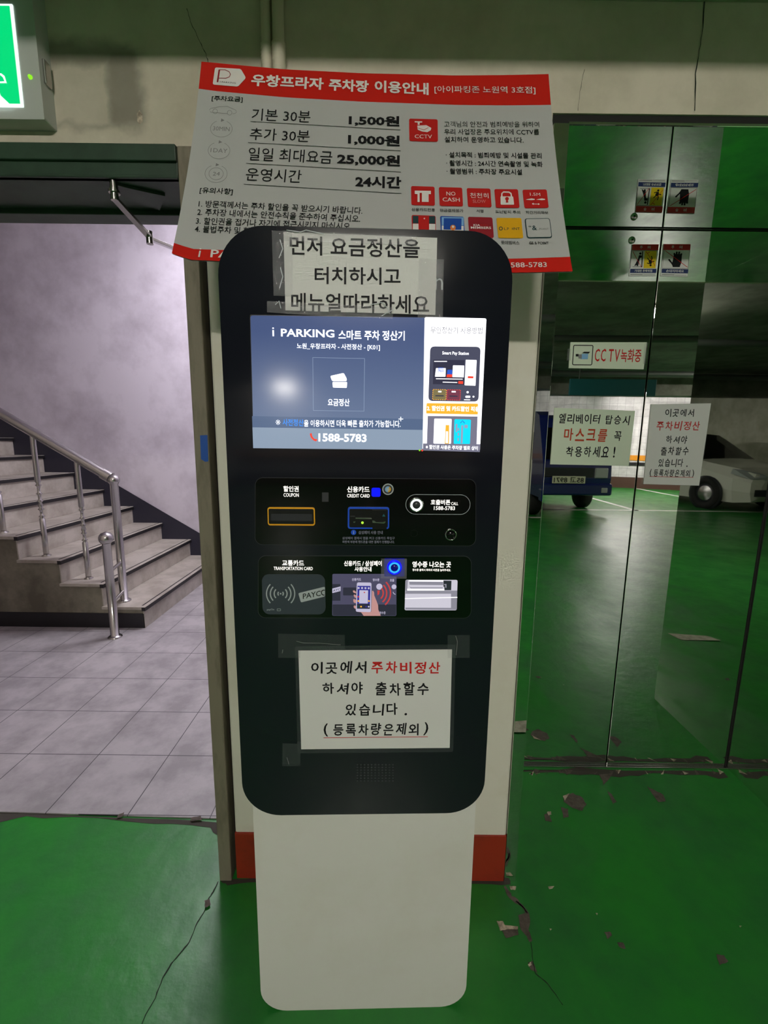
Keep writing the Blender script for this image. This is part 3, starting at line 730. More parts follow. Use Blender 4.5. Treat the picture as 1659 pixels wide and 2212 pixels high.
# grey outline symbols down the left edge
t = MB()
stroke(t, PB, za(295, 412, 305, 400, 335, 395, 365, 388, 420, 386, 450, 400, 478, 412, 482, 428, 470, 436, 455, 438), .8, o1); stroke(t, PB, za(300, 422, 312, 428, 352, 430, 420, 436), .8, o1)
for c_ in ((335, 420), (435, 430)): stroke(t, PB, ell(za(*c_)[0], 5), .8, o1, closed=True)
for c_, s in (((378, 540), '30MIN'), ((362, 690), '1DAY')):
    C = za(*c_)[0]; stroke(t, PB, ell(C, 23.5, 18, 28, -60, 245), .8, o1); text(t, PB, s, (C[0] - 18, C[1] - 1), (C[0] + 18, C[1] + 1), 9, 0, o1)
    face(t, PB, [(C[0] + 0, C[1] - 22), (C[0] + 7, C[1] - 18), (C[0] - 1, C[1] - 15)], o1)
C = za(342, 850)[0]; stroke(t, PB, ell(C, 24, 19, 28, -60, 245), .8, o1); stroke(t, PB, ell(C, 15.5, 13), .8, o1, closed=True); text(t, PB, '24', (C[0] - 7, C[1]), (C[0] + 8, C[1]), 8, 0, o1)
face(t, PB, [(C[0] + 0, C[1] - 23), (C[0] + 7, C[1] - 19), (C[0] - 1, C[1] - 16)], o1)
t.build('outline_symbols', 'ink_grey', bd)
# pictogram squares
zc5 = Z(870, 240, 4.740)
def badge(x0, y0, x1, y1, mt, name, r=3.5):
    P = zc5(x0, y0, x1, y1); b_ = MB(); face(b_, PB, rrect(PB, P[0][0], P[0][1], P[1][0], P[1][1], r, 4), o1); return b_
q = badge(66, 86, 358, 316, 'icon_red', 'cctv_pictogram')
text(q, PB, 'CCTV', zc5(122, 267)[0], zc5(298, 270)[0], 8, .0, o2, 1)
face(q, PB, zc5(122, 112, 198, 114, 198, 126, 172, 128, 172, 150, 152, 150, 152, 126, 122, 124), o2, 1); face(q, PB, zc5(148, 158, 240, 152, 292, 182, 285, 205, 250, 225, 200, 218, 152, 200), o2, 1)
stroke(q, PB, zc5(158, 186, 215, 205, 262, 180), 1, o3, 0)
q.build('cctv_pictogram', ['icon_red', 'white'], bd)
q = badge(86, 776, 327, 970, '', ''); face(q, PB, zc5(122, 822, 287, 824, 287, 858, 264, 858, 264, 938, 195, 938, 195, 845, 172, 845, 172, 938, 150, 938, 150, 858, 122, 856), o2, 1); q.build('card_pictogram', ['icon_red', 'white'], bd)
q = badge(373, 786, 612, 978, '', ''); text(q, PB, 'NO', zc5(445, 852)[0], zc5(538, 854)[0], 8.5, .004, o2, 1); text(q, PB, 'CASH', zc5(407, 912)[0], zc5(582, 916)[0], 8.5, .004, o2, 1); q.build('cash_pictogram', ['icon_red', 'white'], bd)
q = badge(660, 796, 902, 988, '', ''); text(q, PB, '천천히', zc5(688, 870)[0], zc5(875, 874)[0], 11, .004, o2, 1); text(q, PB, 'SLOW', zc5(715, 930)[0], zc5(848, 932)[0], 7, 0, o2, 2); q.build('slow_pictogram', ['icon_red', 'white', 'pink'], bd)
q = badge(944, 804, 1186, 996, '', ''); face(q, PB, qround(zc5(998, 880, 1128, 882, 1138, 966, 1000, 966), 2), o2, 1); stroke(q, PB, zc5(1012, 882, 1012, 852, 1030, 836, 1085, 838, 1106, 852, 1110, 884), 3, o2, 1)
face(q, PB, ell(zc5(1064, 908)[0], 4, 4, 14), o3, 0); face(q, PB, zc5(1056, 915, 1072, 915, 1078, 948, 1052, 948), o3, 0); q.build('lock_pictogram', ['icon_red', 'white'], bd)
q = badge(1234, 808, 1482, 998, '', ''); text(q, PB, '1.5M', zc5(1300, 858)[0], zc5(1404, 862)[0], 6.5, 0, o2, 1)
for k in (1256, 1362): face(q, PB, zc5(k, 914, k + 25, 908, k + 60, 902, k + 92, 908, k + 92, 916, k + 60, 920), o2, 1)
stroke(q, PB, zc5(1328, 958, 1392, 960), 1.2, o2, 1); face(q, PB, zc5(1318, 957, 1336, 947, 1336, 969), o2, 1); face(q, PB, zc5(1400, 960, 1384, 950, 1384, 971), o2, 1)
q.build('distance_pictogram', ['icon_red', 'white'], bd)
q = badge(92, 1072, 338, 1262, '', ''); face(q, PB, zc5(102, 1160, 332, 1164, 332, 1262, 102, 1262), o2, 1); face(q, PB, zc5(102, 1080, 330, 1084, 330, 1160, 102, 1156), o2, 2); face(q, PB, zc5(158, 1085, 268, 1088, 268, 1235, 162, 1235), o3, 0)
face(q, PB, ell(zc5(220, 1112)[0], 1.6), o3 + .0004, 1); q.build('red_card_pictogram', ['icon_red', 'white', 'ink_green'], bd)
q = badge(386, 1082, 630, 1275, '', ''); face(q, PB, zc5(398, 1092, 622, 1096, 622, 1180, 398, 1176), o2, 3); face(q, PB, zc5(398, 1180, 622, 1184, 622, 1275, 398, 1275), o2, 1); face(q, PB, zc5(418, 1106, 600, 1110, 598, 1225, 416, 1222), o3, 0)
face(q, PB, ell(zc5(512, 1205)[0], 6), o3 + .0005, 2); face(q, PB, ell(zc5(512, 1198)[0], 2.5), o3 + .001, 1); q.build('blue_card_pictogram', ['icon_blue', 'white', 'icon_orange', 'icon_sky'], bd)
q = badge(674, 1090, 924, 1300, '', ''); text(q, PB, 'KIA', zc5(722, 1174)[0], zc5(790, 1176)[0], 4.5, .01, o2, 1); text(q, PB, 'RED', zc5(795, 1176)[0], zc5(868, 1178)[0], 4.5, .0, o2, 2); text(q, PB, 'MEMBERS', zc5(695, 1200)[0], zc5(902, 1203)[0], 5, .01, o2, 1); q.build('members_pictogram', ['icon_wine', 'white', 'icon_red'], bd)
q = badge(966, 1098, 1222, 1306, '', ''); text(q, PB, 'L.POINT', zc5(1035, 1212)[0], zc5(1196, 1212)[0], 5.5, .012, o2, 1); stroke(q, PB, ell(zc5(1002, 1210)[0], 3.4), 1.6, o2, 1, True); q.build('point_pictogram', ['icon_yellow', 'ink_green'], bd)
q = badge(1258, 1102, 1516, 1306, '', '', 5); P = zc5(1266, 1110, 1508, 1298); face(q, PB, rrect(PB, P[0][0], P[0][1], P[1][0], P[1][1], 4, 4), o2, 1); text(q, PB, 'GS', zc5(1282, 1192)[0], zc5(1312, 1192)[0], 3, .01, o3, 0); text(q, PB, '&', zc5(1320, 1205)[0], zc5(1368, 1205)[0], 10, .01, o3, 0); text(q, PB, 'POINT', zc5(1395, 1215)[0], zc5(1488, 1217)[0], 4, 0, o3, 2)
q.build('store_pictogram', ['ink_green', 'poster', 'ink_grey'], bd)
t = Lines()
for s, a_, c_, h_ in (('신용카드전용', (90, 1012), (330, 1018), 7), ('현금결제불가', (378, 1020), (620, 1026), 7), ('서행', (752, 1026), (826, 1030), 7), ('도난방지 주의', (948, 1034), (1200, 1042), 7), ('차간거리확보', (1258, 1042), (1488, 1046), 7), ('롯데멤버스', (1005, 1350), (1192, 1354), 8), ('GS & POINT', (1294, 1354), (1492, 1356), 6)):
    text(t, PB, s, zc5(*a_)[0], zc5(*c_)[0], h_, .008, o1)
t.build('caption_lettering', 'ink', bd)
t = Lines(); text(t, PB, 'i', za(223, 1392)[0], za(237, 1393)[0], 19, .0, o1); text(t, PB, 'PARKING', za(305, 1398)[0], za(800, 1420)[0], 17, .016, o1); text(t, PB, '고객센터 1588-5783', (1010, 574), zb(1278, 1410)[0], 14, .008, o1)
t.build('footer_lettering', 'white', bd)

# ================================================================== PAYMENT KIOSK
kc = SP.at(0, 0)
kk = thing('payment_kiosk', 'tall white and black payment kiosk with a lit touch screen before the column', 'payment kiosk', kc)
def outline(x0, x1, z0, z1, rt, rb, n=8):
    P = []
    for cx_, cz_, r, a0 in ((x1 - rb, z0 + rb, rb, -90), (x1 - rt, z1 - rt, rt, 0), (x0 + rt, z1 - rt, rt, 90), (x0 + rb, z0 + rb, rb, 180)):
        for k in range(n + 1):
            a_ = math.radians(a0 + 90 * k / n); P.append((cx_ + r * math.cos(a_), cz_ + r * math.sin(a_)))
    return P
def kprism(S, O, front, back): return [S.at(x, z, front) for x, z in O], [S.at(x, z, back) for x, z in O]
O = outline(-.2475, .250, .0, 1.55, .05, .062)
MB().prism(*kprism(SP, O, 0, -.20)).build('pedestal', 'kwhite', kk, bevel=.006, segs=3)
O = outline(-.258, .2595, .573, 1.733, .082, .080, 12)
MB().prism(*kprism(SK, O, 0, -.045)).build('front_panel', 'kpanel', kk, bevel=.004, segs=3)
MB().prism(*kprism(SK, outline(-.240, .241, .60, 1.70, .07, .07, 10), -.044, -.062)).build('panel_back', 'kwhite', kk, bevel=.004)
lt = MB(); text(lt, SK, 'Station', (828, 605), (957, 608), 38, -.004, .0008); lt.build('logo_lettering', 'k_padprint', kk)
# --- screen
zs = Z(460, 470, 2.476); zp = Z(900, 670, 6.912)
scr = MB(); slab(scr, SK, qround([(540, 680), (1050, 688.5), (1036, 976), (547, 969)], 3), .0012, 0); scr = scr.build('screen', 'k_black', kk)
d = MB(); face(d, SK, qround([(541.5, 682), (921, 686.5), (912, 972), (548.5, 967)], 6), .0018); d.build('display_background', 's_panel', scr)
d = MB(); face(d, SK, zs(211, 1062, 1124, 1078, 1122, 1136, 213, 1122), .0022); d.build('message_bar', 's_bar', scr)
d = MB(); face(d, SK, zs(213, 1122, 1122, 1136, 1120, 1243, 217, 1233), .0022); d.build('phone_bar', 's_low', scr)
d = MB(); d_ = [(535, 750), (811, 755), (808, 1036), (538, 1032)]
stroke(d, SK, [zs(*p)[0] for p in d_], 1.1, .0024, closed=True); d.build('button_outline', 's_line', scr)
d = MB(); face(d, SK, qround(zs(640, 880, 718, 880, 716, 912, 642, 910), 2), .0024); face(d, SK, qround(zs(628, 848, 700, 832, 716, 862, 716, 876, 638, 876), 3), .0024); d.build('card_symbol', 's_white', scr)
d = Lines()
text(d, SK, 'i', zs(319, 613)[0], zs(329, 613)[0], 19, .0, .0026); text(d, SK, 'PARKING', zs(365, 617)[0], zs(650, 623)[0], 17, .022, .0026)
text(d, SK, '스마트 주차 정산기', zs(672, 629)[0], zs(1025, 634)[0], 21, .022, .0026); text(d, SK, '노원_우창프라자 - 사전정산 - [K01]', zs(450, 690)[0], zs(893, 697)[0], 14, .014, .0026)
text(d, SK, '요금정산', zs(615, 988)[0], zs(731, 990)[0], 16, .02, .0026); text(d, SK, '※', zs(337, 1095)[0], zs(362, 1095)[0], 11, -.012, .0026)
text(d, SK, '을 이용하시면 더욱 빠른 출차가 가능합니다.', zs(488, 1100)[0], zs(1003, 1104)[0], 15, .014, .0026); text(d, SK, '1588-5783', zs(565, 1176)[0], zs(822, 1180)[0], 18, .03, .0026)
stroke(d, SK, zs(992, 1078, 1017, 1078), 1.6, .0026); stroke(d, SK, zs(1004, 1066, 1004, 1090), 1.6, .0026)
d.build('screen_lettering', 's_text', scr)
d = Lines(); text(d, SK, '사전정산', zs(374, 1095)[0], zs(486, 1098)[0], 15, .018, .0026); d.build('highlighted_lettering', 's_blue', scr)
d = MB(); stroke(d, SK, zs(524, 1160, 530, 1176, 542, 1188, 554, 1192), 4, .0026); stroke(d, SK, zs(520, 1160, 530, 1158), 4, .0026); stroke(d, SK, zs(548, 1194, 556, 1186), 4, .0026); d.build('handset_symbol', 's_red', scr)
# right pane
d = MB(); face(d, SK, qround([(917, 685.5), (1050, 688.5), (1036, 975), (912.5, 971)], 4), .0022); d.build('guide_pane', 's_white', scr)
d = Lines(); text(d, SK, '무인정산기 사용방법', zp(205, 302)[0], zp(975, 312)[0], 14.5, .0, .0030); d.build('guide_title_lettering', 's_grey', scr)
d = MB(); kp = qround(zp(200, 545, 950, 552, 918, 1368, 170, 1358), 10); face(d, SK, kp, .0028)
face(d, SK, zp(163, 1580, 905, 1588, 890, 2005, 150, 1995), .0028, 1)
text(d, SK, 'Smart Pay Station', zp(378, 650)[0], zp(773, 658)[0], 9, .014, .0034, 2)
face(d, SK, zp(245, 745, 712, 750, 705, 1118, 240, 1108), .0031, 3)
for c_, mi in (((285, 870, 430, 870, 425, 998, 270, 998), 2), ((318, 862, 400, 862, 408, 930, 305, 930), 4), ((455, 895, 528, 895, 526, 962, 448, 962), 4), ((448, 962, 526, 962, 526, 1006, 440, 1006), 5), ((538, 828, 705, 832, 698, 1008, 528, 1004), 2), ((728, 745, 890, 750, 872, 1132, 710, 1125), 2), ((618, 1062, 690, 1064, 688, 1106, 615, 1102), 5)):
    face(d, SK, qround(zp(*c_), 1.2), .0034, mi)
face(d, SK, zp(758, 988, 842, 992, 840, 1024, 754, 1020), .0037, 5)
for a_, c_ in (((258, 770), (448, 770)), ((285, 1028), (680, 1034)), ((385, 1078), (600, 1084))): stroke(d, SK, [zp(*a_)[0], zp(*c_)[0]], 1.6, .0035, 2)
face(d, SK, qround(zp(240, 1190, 435, 1194, 430, 1340, 235, 1334), 2), .0032, 6); face(d, SK, qround(zp(455, 1194, 648, 1196, 640, 1345, 448, 1340), 2), .0032, 7)
def dashes(mb, Q, mi, wd=1.2):
    for i in range(4):
        a_, b_ = np.array(Q[i]), np.array(Q[(i + 1) % 4]); n = max(2, int(np.linalg.norm(b_ - a_) / 4.2))
        for k in range(n): stroke(mb, SK, [a_ + (b_ - a_) * (k + .1) / n, a_ + (b_ - a_) * (k + .72) / n], wd, .0036, mi)
dashes(d, zp(240, 1186, 438, 1190, 432, 1342, 233, 1336), 8); dashes(d, zp(452, 1190, 650, 1194, 642, 1348, 445, 1342), 5)
for a_, c_ in (((275, 1280), (400, 1283)), ((485, 1285), (605, 1288))): stroke(d, SK, [zp(*a_)[0], zp(*c_)[0]], 2.4, .0036, 3)
stroke(d, SK, zp(318, 1218, 365, 1220), 3, .0036, 2); stroke(d, SK, zp(518, 1220, 578, 1222), 3, .0036, 2)
face(d, SK, ell(zp(755, 1228)[0], 2.4), .0036, 2); face(d, SK, qround(zp(722, 1280, 795, 1280, 795, 1312, 722, 1312), 2), .0036, 2); face(d, SK, ell(zp(842, 1295)[0], 2), .0036, 2); stroke(d, SK, zp(702, 1340, 792, 1342), 1.6, .0036, 2)
d.build('guide_picture', ['s_slate', 's_slate2', 's_white', 's_dark', 's_royal', 's_red', 's_olive', 's_maroon', 's_orange'], scr)
d = MB(); face(d, SK, qround(zp(145, 1390, 912, 1398, 908, 1560, 138, 1545), 2), .0030); text(d, SK, '2. 할인권 및 카드할인 적용', zp(150, 1465)[0], zp(930, 1480)[0], 11, .03, .0034, 1); d.build('guide_caption', ['s_orange', 's_white'], scr)
d = MB(); face(d, SK, qround(zp(260, 1620, 518, 1624, 508, 1995, 248, 1992), 2), .0031, 0); face(d, SK, zp(428, 1715, 482, 1716, 478, 2000, 415, 1996), .0034, 1); face(d, SK, ell(zp(455, 1692)[0], 3.6), .0035, 0); face(d, SK, zp(432, 1810, 465, 1812, 462, 1985, 428, 1982), .0036, 0)
face(d, SK, qround(zp(560, 1628, 806, 1634, 790, 2003, 548, 1998), 3), .0031, 2); stroke(d, SK, zp(648, 1688, 680, 1652, 712, 1690), 1.6, .0034, 3)
for c_ in ((578, 1700, 605, 1700, 602, 1820, 578, 1820), (662, 1720, 690, 1720, 680, 1990, 650, 1990), (708, 1712, 758, 1714, 755, 1765, 706, 1760), (608, 1760, 632, 1760, 630, 1800, 606, 1800), (608, 1830, 630, 1832, 628, 1875, 606, 1875), (606, 1905, 626, 1908, 624, 1955, 604, 1955)): face(d, SK, qround(zp(*c_), 1), .0034, 4)
d.build('ticket_picture', ['s_white', 's_orange', 's_cyan', 's_royal', 's_line'], scr)
d = MB(); face(d, SK, zp(92, 1990, 942, 2000, 935, 2118, 92, 2095), .0038, 0); text(d, SK, '※ 할인권 사용은 주차장 별로 상이', zp(132, 2040)[0], zp(905, 2060)[0], 9, .02, .0044, 1); d.build('ticker', ['s_slate2', 's_white'], scr)
d = MB(); face(d, SK, ell((906, 972.5), 2), .004, 0); face(d, SK, ell((911.5, 973), 2), .004, 1); d.build('status_light', ['led', 's_red'], scr)

# --- upper module
zd = Z(520, 1010, 3.072); ze3 = Z(730, 1030, 5.352)
def module(x0, y0, x1, y1, name):
    q = MB(); slab(q, SK, rrect(SK, x0, y0, x1, y1, 16, 6), .0006, 0, 1, 1); slab(q, SK, rrect(SK, x0 + .9, y0 + .9, x1 - .9, y1 - .9, 15.5, 6), .0010, 0, 0, 0)
    return q.build(name, ['kgloss', 'kgroove'], kk)
um = module(551, 1033, 1028, 1178, 'card_module')
q = MB(); P = rrect(SK, *zd(182, 262)[0], *zd(494, 382)[0], 5, 4); slab(q, SK, P, .004, .001, 0); P2 = rrect(SK, *zd(189, 272)[0], *zd(487, 372)[0], 3, 3); slab(q, SK, P2, .0046, .001, 1)
slab(q, SK, rrect(SK, *zd(205, 305)[0], *zd(475, 350)[0], 1.5, 3), .0052, .001, 2); q.build('coupon_slot', ['k_yellow', 'k_black', 'bumper'], um)
q = MB(); slab(q, SK, rrect(SK, *ze3(115, 347)[0], *ze3(592, 598)[0], 5, 4), .004, .001, 0); slab(q, SK, rrect(SK, *ze3(133, 368)[0], *ze3(576, 580)[0], 3, 4), .0048, .001, 1)
slab(q, SK, ze3(398, 378, 560, 378, 562, 600, 398, 600), .008, .001, 1); slab(q, SK, ze3(205, 465, 388, 467, 392, 481, 208, 478), .0075, .001, 2); slab(q, SK, ze3(398, 494, 425, 498, 440, 514, 520, 514, 546, 504, 546, 520, 530, 530, 400, 520), .0100, .001, 2)
slab(q, SK, ze3(145, 448, 198, 448, 198, 456, 145, 456), .007, .001, 3); face(q, SK, ze3(180, 512, 205, 508, 198, 524, 184, 526), .006, 2)
face(q, SK, ell(ze3(284, 524)[0], 2.8), .006, 4); face(q, SK, ze3(528, 420, 546, 450, 510, 450), .0086, 5)
q.build('card_reader', ['k_bluering', 'k_black', 'chrome', 'kgroove', 'k_grn', 'teal'], um)
q = MB(); P = rrect(SK, *ze3(784, 205)[0], *ze3(1526, 432)[0], 21, 8); stroke(q, SK, P, 1.0, .0014, 0, True); q.build('call_outline', 'k_padprint', um)
def ring_button(name, c, R, r1, r0, mats, par, h=.006):
    """bezel of radius R (px), lit ring r1..r0, inner cap"""
    q = MB(); p = SK.pts([c])[0]; s = np.linalg.norm(SK.pts([(c[0] + 1, c[1])])[0] - p)
    ax = SK.n; q.lathe([(R * s, 0), (R * s, h * .6), (R * s * .95, h), (r1 * s, h), (r1 * s, h * .8)], p, ax, 32, 0)
    q.lathe([(r1 * s, h * .8), (r0 * s, h * .8)], p, ax, 32, 1); q.lathe([(r0 * s, h * .8), (r0 * s, h * .95), (0, h * .95)], p, ax, 32, 2)
    return q.build(name, mats, par)
ring_button('call_button', ze3(905, 320)[0], 16, 13, 8.5, ['chrome', 'k_white', 'kgroove'], um)
ring_button('camera_lens', ze3(1300, 664)[0], 13, 10.5, 10, ['chrome', 'k_black', 'kgloss'], um)
ring_button('sensor_lens', ze3(880, 652)[0], 8, 7, 6.5, ['kgroove', 'k_black', 'kgloss'], um, .001)
q = MB(); slab(q, SK, rrect(SK, *ze3(388, 126)[0], *ze3(492, 229)[0], 4, 4), .002, .001); q.build('blue_light', 'k_blue', um)
q = MB(); C = ze3(578, 143)[0]; face(q, SK, ell(C, 12.3), .0014, 0); face(q, SK, ell(C, 10), .0017, 1); face(q, SK, ell(C, 6.5), .002, 2); face(q, SK, ell(C, 6.5, 6.5, 8, -60, 90) + [C], .0022, 3); face(q, SK, [(C[0] - 4, C[1]), (C[0], C[1] - 4), (C[0] + 4, C[1]), (C[0], C[1] + 4)], .0025, 0); q.build('round_sticker', ['k_padprint', 'kgroove', 'icon_sky', 'icon_yellow'], um)
q = MB(); slab(q, SK, zd(540, 165, 583, 165, 583, 226, 540, 226), .0015, .001); q.build('black_sticker', 'kgroove', um)
q = Lines()
text(q, SK, '할인권', zd(284, 140)[0], zd(385, 141)[0], 12.5, .022, .0014); text(q, SK, 'COUPON', zd(285, 181)[0], zd(386, 182)[0], 8, .008, .0014)
text(q, SK, '신용카드', zd(706, 144)[0], zd(855, 145)[0], 13, .022, .0014); text(q, SK, 'CREDIT CARD', zd(706, 186)[0], zd(856, 187)[0], 7.5, .008, .0014)
text(q, SK, '호출버튼', ze3(1072, 292)[0], ze3(1298, 294)[0], 11.5, .022, .0014); text(q, SK, 'CALL', ze3(1308, 308)[0], ze3(1388, 309)[0], 6.5, .008, .0014); text(q, SK, '1588-5783', ze3(1108, 360)[0], ze3(1352, 362)[0], 8.5, .012, .0014)
q.build('backlit_lettering', 'k_label', um)
q = Lines(); text(q, SK, '삼성페이 사용 안내', zd(782, 430)[0], zd(942, 430)[0], 7.5, .006, .0014); text(q, SK, '삼성페이 결제시 앱을 켜고 신용카드 투입구', zd(675, 467)[0], zd(1022, 468)[0], 6, .004, .0014); text(q, SK, '파란색 부분에 핸드폰을 대면 결제가 진행됩니다.', zd(675, 492)[0], zd(1020, 493)[0], 6, .008, .0014)
q.build('printed_lettering', 'k_dim', um)
q = MB(); face(q, SK, ell(ze3(181, 641)[0], 5.6), .0014, 0); text(q, SK, 'i', ze3(177, 641)[0], ze3(187, 641)[0], 7, .02, .0018, 1); q.build('info_symbol', ['k_bluering', 'k_padprint'], um)
# --- lower module
lm = module(557.5, 1200.5, 1018, 1335, 'guide_module')
zl7 = Z(550, 1190, 9.217); zl2 = Z(700, 1190, 9.217); zl4 = Z(860, 1190, 11.06)
q = MB()
slab(q, SK, rrect(SK, *zl7(155, 462)[0], *zl7(1408, 1258)[0], 15, 6), .0016, .001, 0)
C = zl7(522, 845)[0]
for r, w_ in ((5.6, 2.6), (13.5, 2.6), (21.5, 2.6), (29.5, 2.4)):
    for a0, a1 in ((-40 - 3, 43), (137, 223)): stroke(q, SK, ell(C, r * 1.03, r, 12, a0, a1), w_, .0020, 1)
face(q, SK, ell(C, 1.8), .0020, 1)
face(q, SK, qround(zl7(872, 835, 1402, 705, 1404, 900, 925, 1020), 3), .0020, 1); text(q, SK, 'PAYC', zl7(965, 898)[0], zl7(1318, 833)[0], 11.5, .012, .0024, 2)
stroke(q, SK, ell(zl7(1382, 822)[0], 5.4, 5.4, 20, 75, 290), 2.1, .0024, 2)
text(q, SK, 'payOn', zl7(250, 1165)[0], zl7(395, 1163)[0], 5, .006, .0020, 1); stroke(q, SK, rrect(SK, *zl7(452, 1146)[0], *zl7(520, 1184)[0], .6, 2), .8, .0020, 1, True)
q.build('transit_card_pad', ['k_pad', 'k_padprint', 'k_black'], lm)
q = MB(); slab(q, SK, rrect(SK, *zl2(165, 455)[0], *zl2(1440, 1288)[0], 3, 4), .0016, .001, 0)
face(q, SK, qround(zl2(170, 1060, 1436, 1060, 1428, 1280, 175, 1280), 2), .0019, 1)
face(q, SK, qround(zl2(380, 722, 640, 722, 640, 880, 380, 880), 2), .0020, 1); face(q, SK, zl2(165, 655, 325, 655, 328, 985, 165, 985), .0019, 1)
face(q, SK, zl2(167, 742, 332, 700, 332, 790, 167, 832), .0023, 2); text(q, SK, 'AYC', zl2(178, 785)[0], zl2(325, 752)[0], 5, .01, .0026, 1)
text(q, SK, '신용카드', zl2(555, 562)[0], zl2(738, 562)[0], 6, .02, .0022, 2); text(q, SK, '영수증', zl2(968, 570)[0], zl2(1100, 570)[0], 6, .02, .0022, 2); text(q, SK, '호출', zl2(1310, 578)[0], zl2(1396, 578)[0], 6, .02, .0022, 2)
text(q, SK, '영수증', zl2(1100, 1225)[0], zl2(1224, 1225)[0], 6, .012, .0022, 2)
for c_ in ((1100, 705), (1392, 708)): face(q, SK, ell(zl2(*c_)[0], 5.2 if c_[0] > 1300 else 6.6), .0022, 2)
face(q, SK, zl2(1060, 780, 1110, 780, 1100, 850, 1065, 880), .0022, 4)
stroke(q, SK, zl2(1372, 810, 1385, 840, 1420, 860), 1.4, .0022, 2)
stroke(q, SK, ell(zl2(1040, 830)[0], 15, 15.5, 10, -42, 50), 3.0, .0026, 4); stroke(q, SK, ell(zl2(1020, 832)[0], 24.5, 25, 12, -44, 50), 3.0, .0026, 4); stroke(q, SK, ell(zl2(1000, 830)[0], 35, 34, 12, -44, 48), 3.0, .0026, 4)
face(q, SK, zl2(955, 790, 975, 785, 995, 815, 1000, 880, 1045, 990, 1075, 1070, 1080, 1160, 1130, 1286, 790, 1286, 740, 1215, 640, 1200, 940, 1200), .0022, 3)
for a_ in ((575, 780, 610, 780, 640, 812, 640, 838, 600, 830, 578, 810), (592, 862, 612, 860, 642, 880, 642, 930, 612, 920, 595, 895), (582, 955, 605, 950, 642, 970, 642, 1030, 600, 1025, 585, 1000), (592, 1085, 610, 1075, 642, 1090, 650, 1145, 612, 1140, 592, 1115)): face(q, SK, qround(zl2(*a_), 1), .0024, 3)
face(q, SK, qround(zl2(655, 618, 945, 622, 935, 1210, 632, 1200), 4), .0028, 2); face(q, SK, zl2(668, 685, 925, 688, 912, 1142, 655, 1138), .0031, 5); face(q, SK, zl2(655, 1040, 916, 1044, 912, 1142, 655, 1138), .0033, 1)
face(q, SK, qround(zl2(705, 770, 878, 774, 872, 1035, 698, 1032), 1), .0034, 2)
for i, c_ in enumerate(((690, 728), (758, 728), (825, 730), (890, 732))): face(q, SK, ell(zl2(*c_)[0], 2.2), .0034, 2)
for c_, mi in (((683, 1096), 6), ((738, 1096), 7), ((840, 1098), 5), ((888, 1098), 2), ((684, 900), 4), ((684, 985), 7), ((893, 985), 7)): face(q, SK, ell(zl2(*c_)[0], 1.8), .0036, mi)
face(q, SK, ell(zl2(804, 815)[0], 1.4), .0037, 4)
q.build('phone_pay_picture', ['k_pic', 'k_pic2', 'k_piclite', 'k_skin', 'k_picred', 'k_scr', 'teal', 's_orange'], lm)
q = MB(); slab(q, SK, rrect(SK, *zl2(1135, 150)[0], *zl2(1645, 540)[0], 1, 3), .0035, .001, 0)
bb = q.build('clear_cover', 'tape', lm)
q = MB(); slab(q, SK, rrect(SK, *zl2(1200, 140)[0], *zl2(1600, 500)[0], 2, 3), .0030, .001, 0); q.build('button_plate', 'k_deep', lm)
ring_button('receipt_button', zl2(1398, 312)[0], 16, 12.2, 8, ['k_blue', 'k_cyan', 'k_deep'], lm, .009)
q = MB(); slab(q, SK, rrect(SK, *zl4(165, 688)[0], *zl4(1405, 1410)[0], 3, 4), .0018, .001, 0)
for c_, mi, o in (((165, 1015, 1250, 1025, 1250, 1100, 165, 1120), 4, .0022), ((160, 1120, 1408, 1088, 1408, 1110, 160, 1138), 3, .0026), ((180, 940, 1260, 940, 1260, 1015, 170, 1015), 1, .0022), ((180, 690, 230, 690, 215, 940, 172, 940), 1, .0022),
                  ((262, 725, 1072, 735, 1072, 808, 270, 800), 1, .0022), ((262, 690, 1075, 692, 1075, 725, 262, 722), 3, .0022), ((270, 845, 310, 862, 1060, 862, 1060, 885, 300, 885), 1, .0024), ((215, 895, 1100, 900, 1100, 938, 215, 938), 3, .0024),
                  ((1078, 700, 1270, 705, 1262, 930, 1100, 930, 1100, 850, 1078, 845), 2, .0024), ((1095, 780, 1150, 780, 1150, 870, 1120, 870, 1120, 810, 1095, 805), 1, .0028), ((1260, 940, 1408, 940, 1390, 1395, 1260, 1350), 1, .0020), ((170, 1345, 1390, 1352, 1380, 1400, 175, 1390), 1, .0022)):
    face(q, SK, zl4(*c_), o, mi)
q.build('receipt_slot', ['k_slot', 'k_slot2', 'k_slot3', 'k_slotw', 'k_slot'], lm)
q = Lines()
text(q, SK, '교통카드', zl7(552, 236)[0], zl7(986, 240)[0], 12.5, .022, .0014); text(q, SK, 'TRANSPORTATION CARD', zl7(382, 343)[0], zl7(1160, 348)[0], 7.2, .010, .0014)
text(q, SK, '신용카드 / 삼성페이', zl2(398, 246)[0], zl2(1148, 246)[0], 11.5, .022, .0014); text(q, SK, '사용안내', zl2(608, 358)[0], zl2(944, 358)[0], 10.5, .022, .0014)
text(q, SK, '영수증 나오는 곳', zl4(338, 316)[0], zl4(1260, 322)[0], 13, .026, .0014); text(q, SK, '영수증 출력시 좌측의 버튼을 눌러주세요.', zl4(342, 448)[0], zl4(1258, 456)[0], 5.4, .014, .0014)
q.build('backlit_lettering', 'k_label', lm)
# --- speaker holes
q = MB(); zg = Z(580, 1350, 3.456)
for i in range(11):
    for j in range(7):
        C = zg(664 + i * 26.5, 1042 + j * 20)[0]; face(q, SK, ell(C, 1.9, 1.9, 8), .0006)
q.build('speaker_grille', 'kgroove', kk)

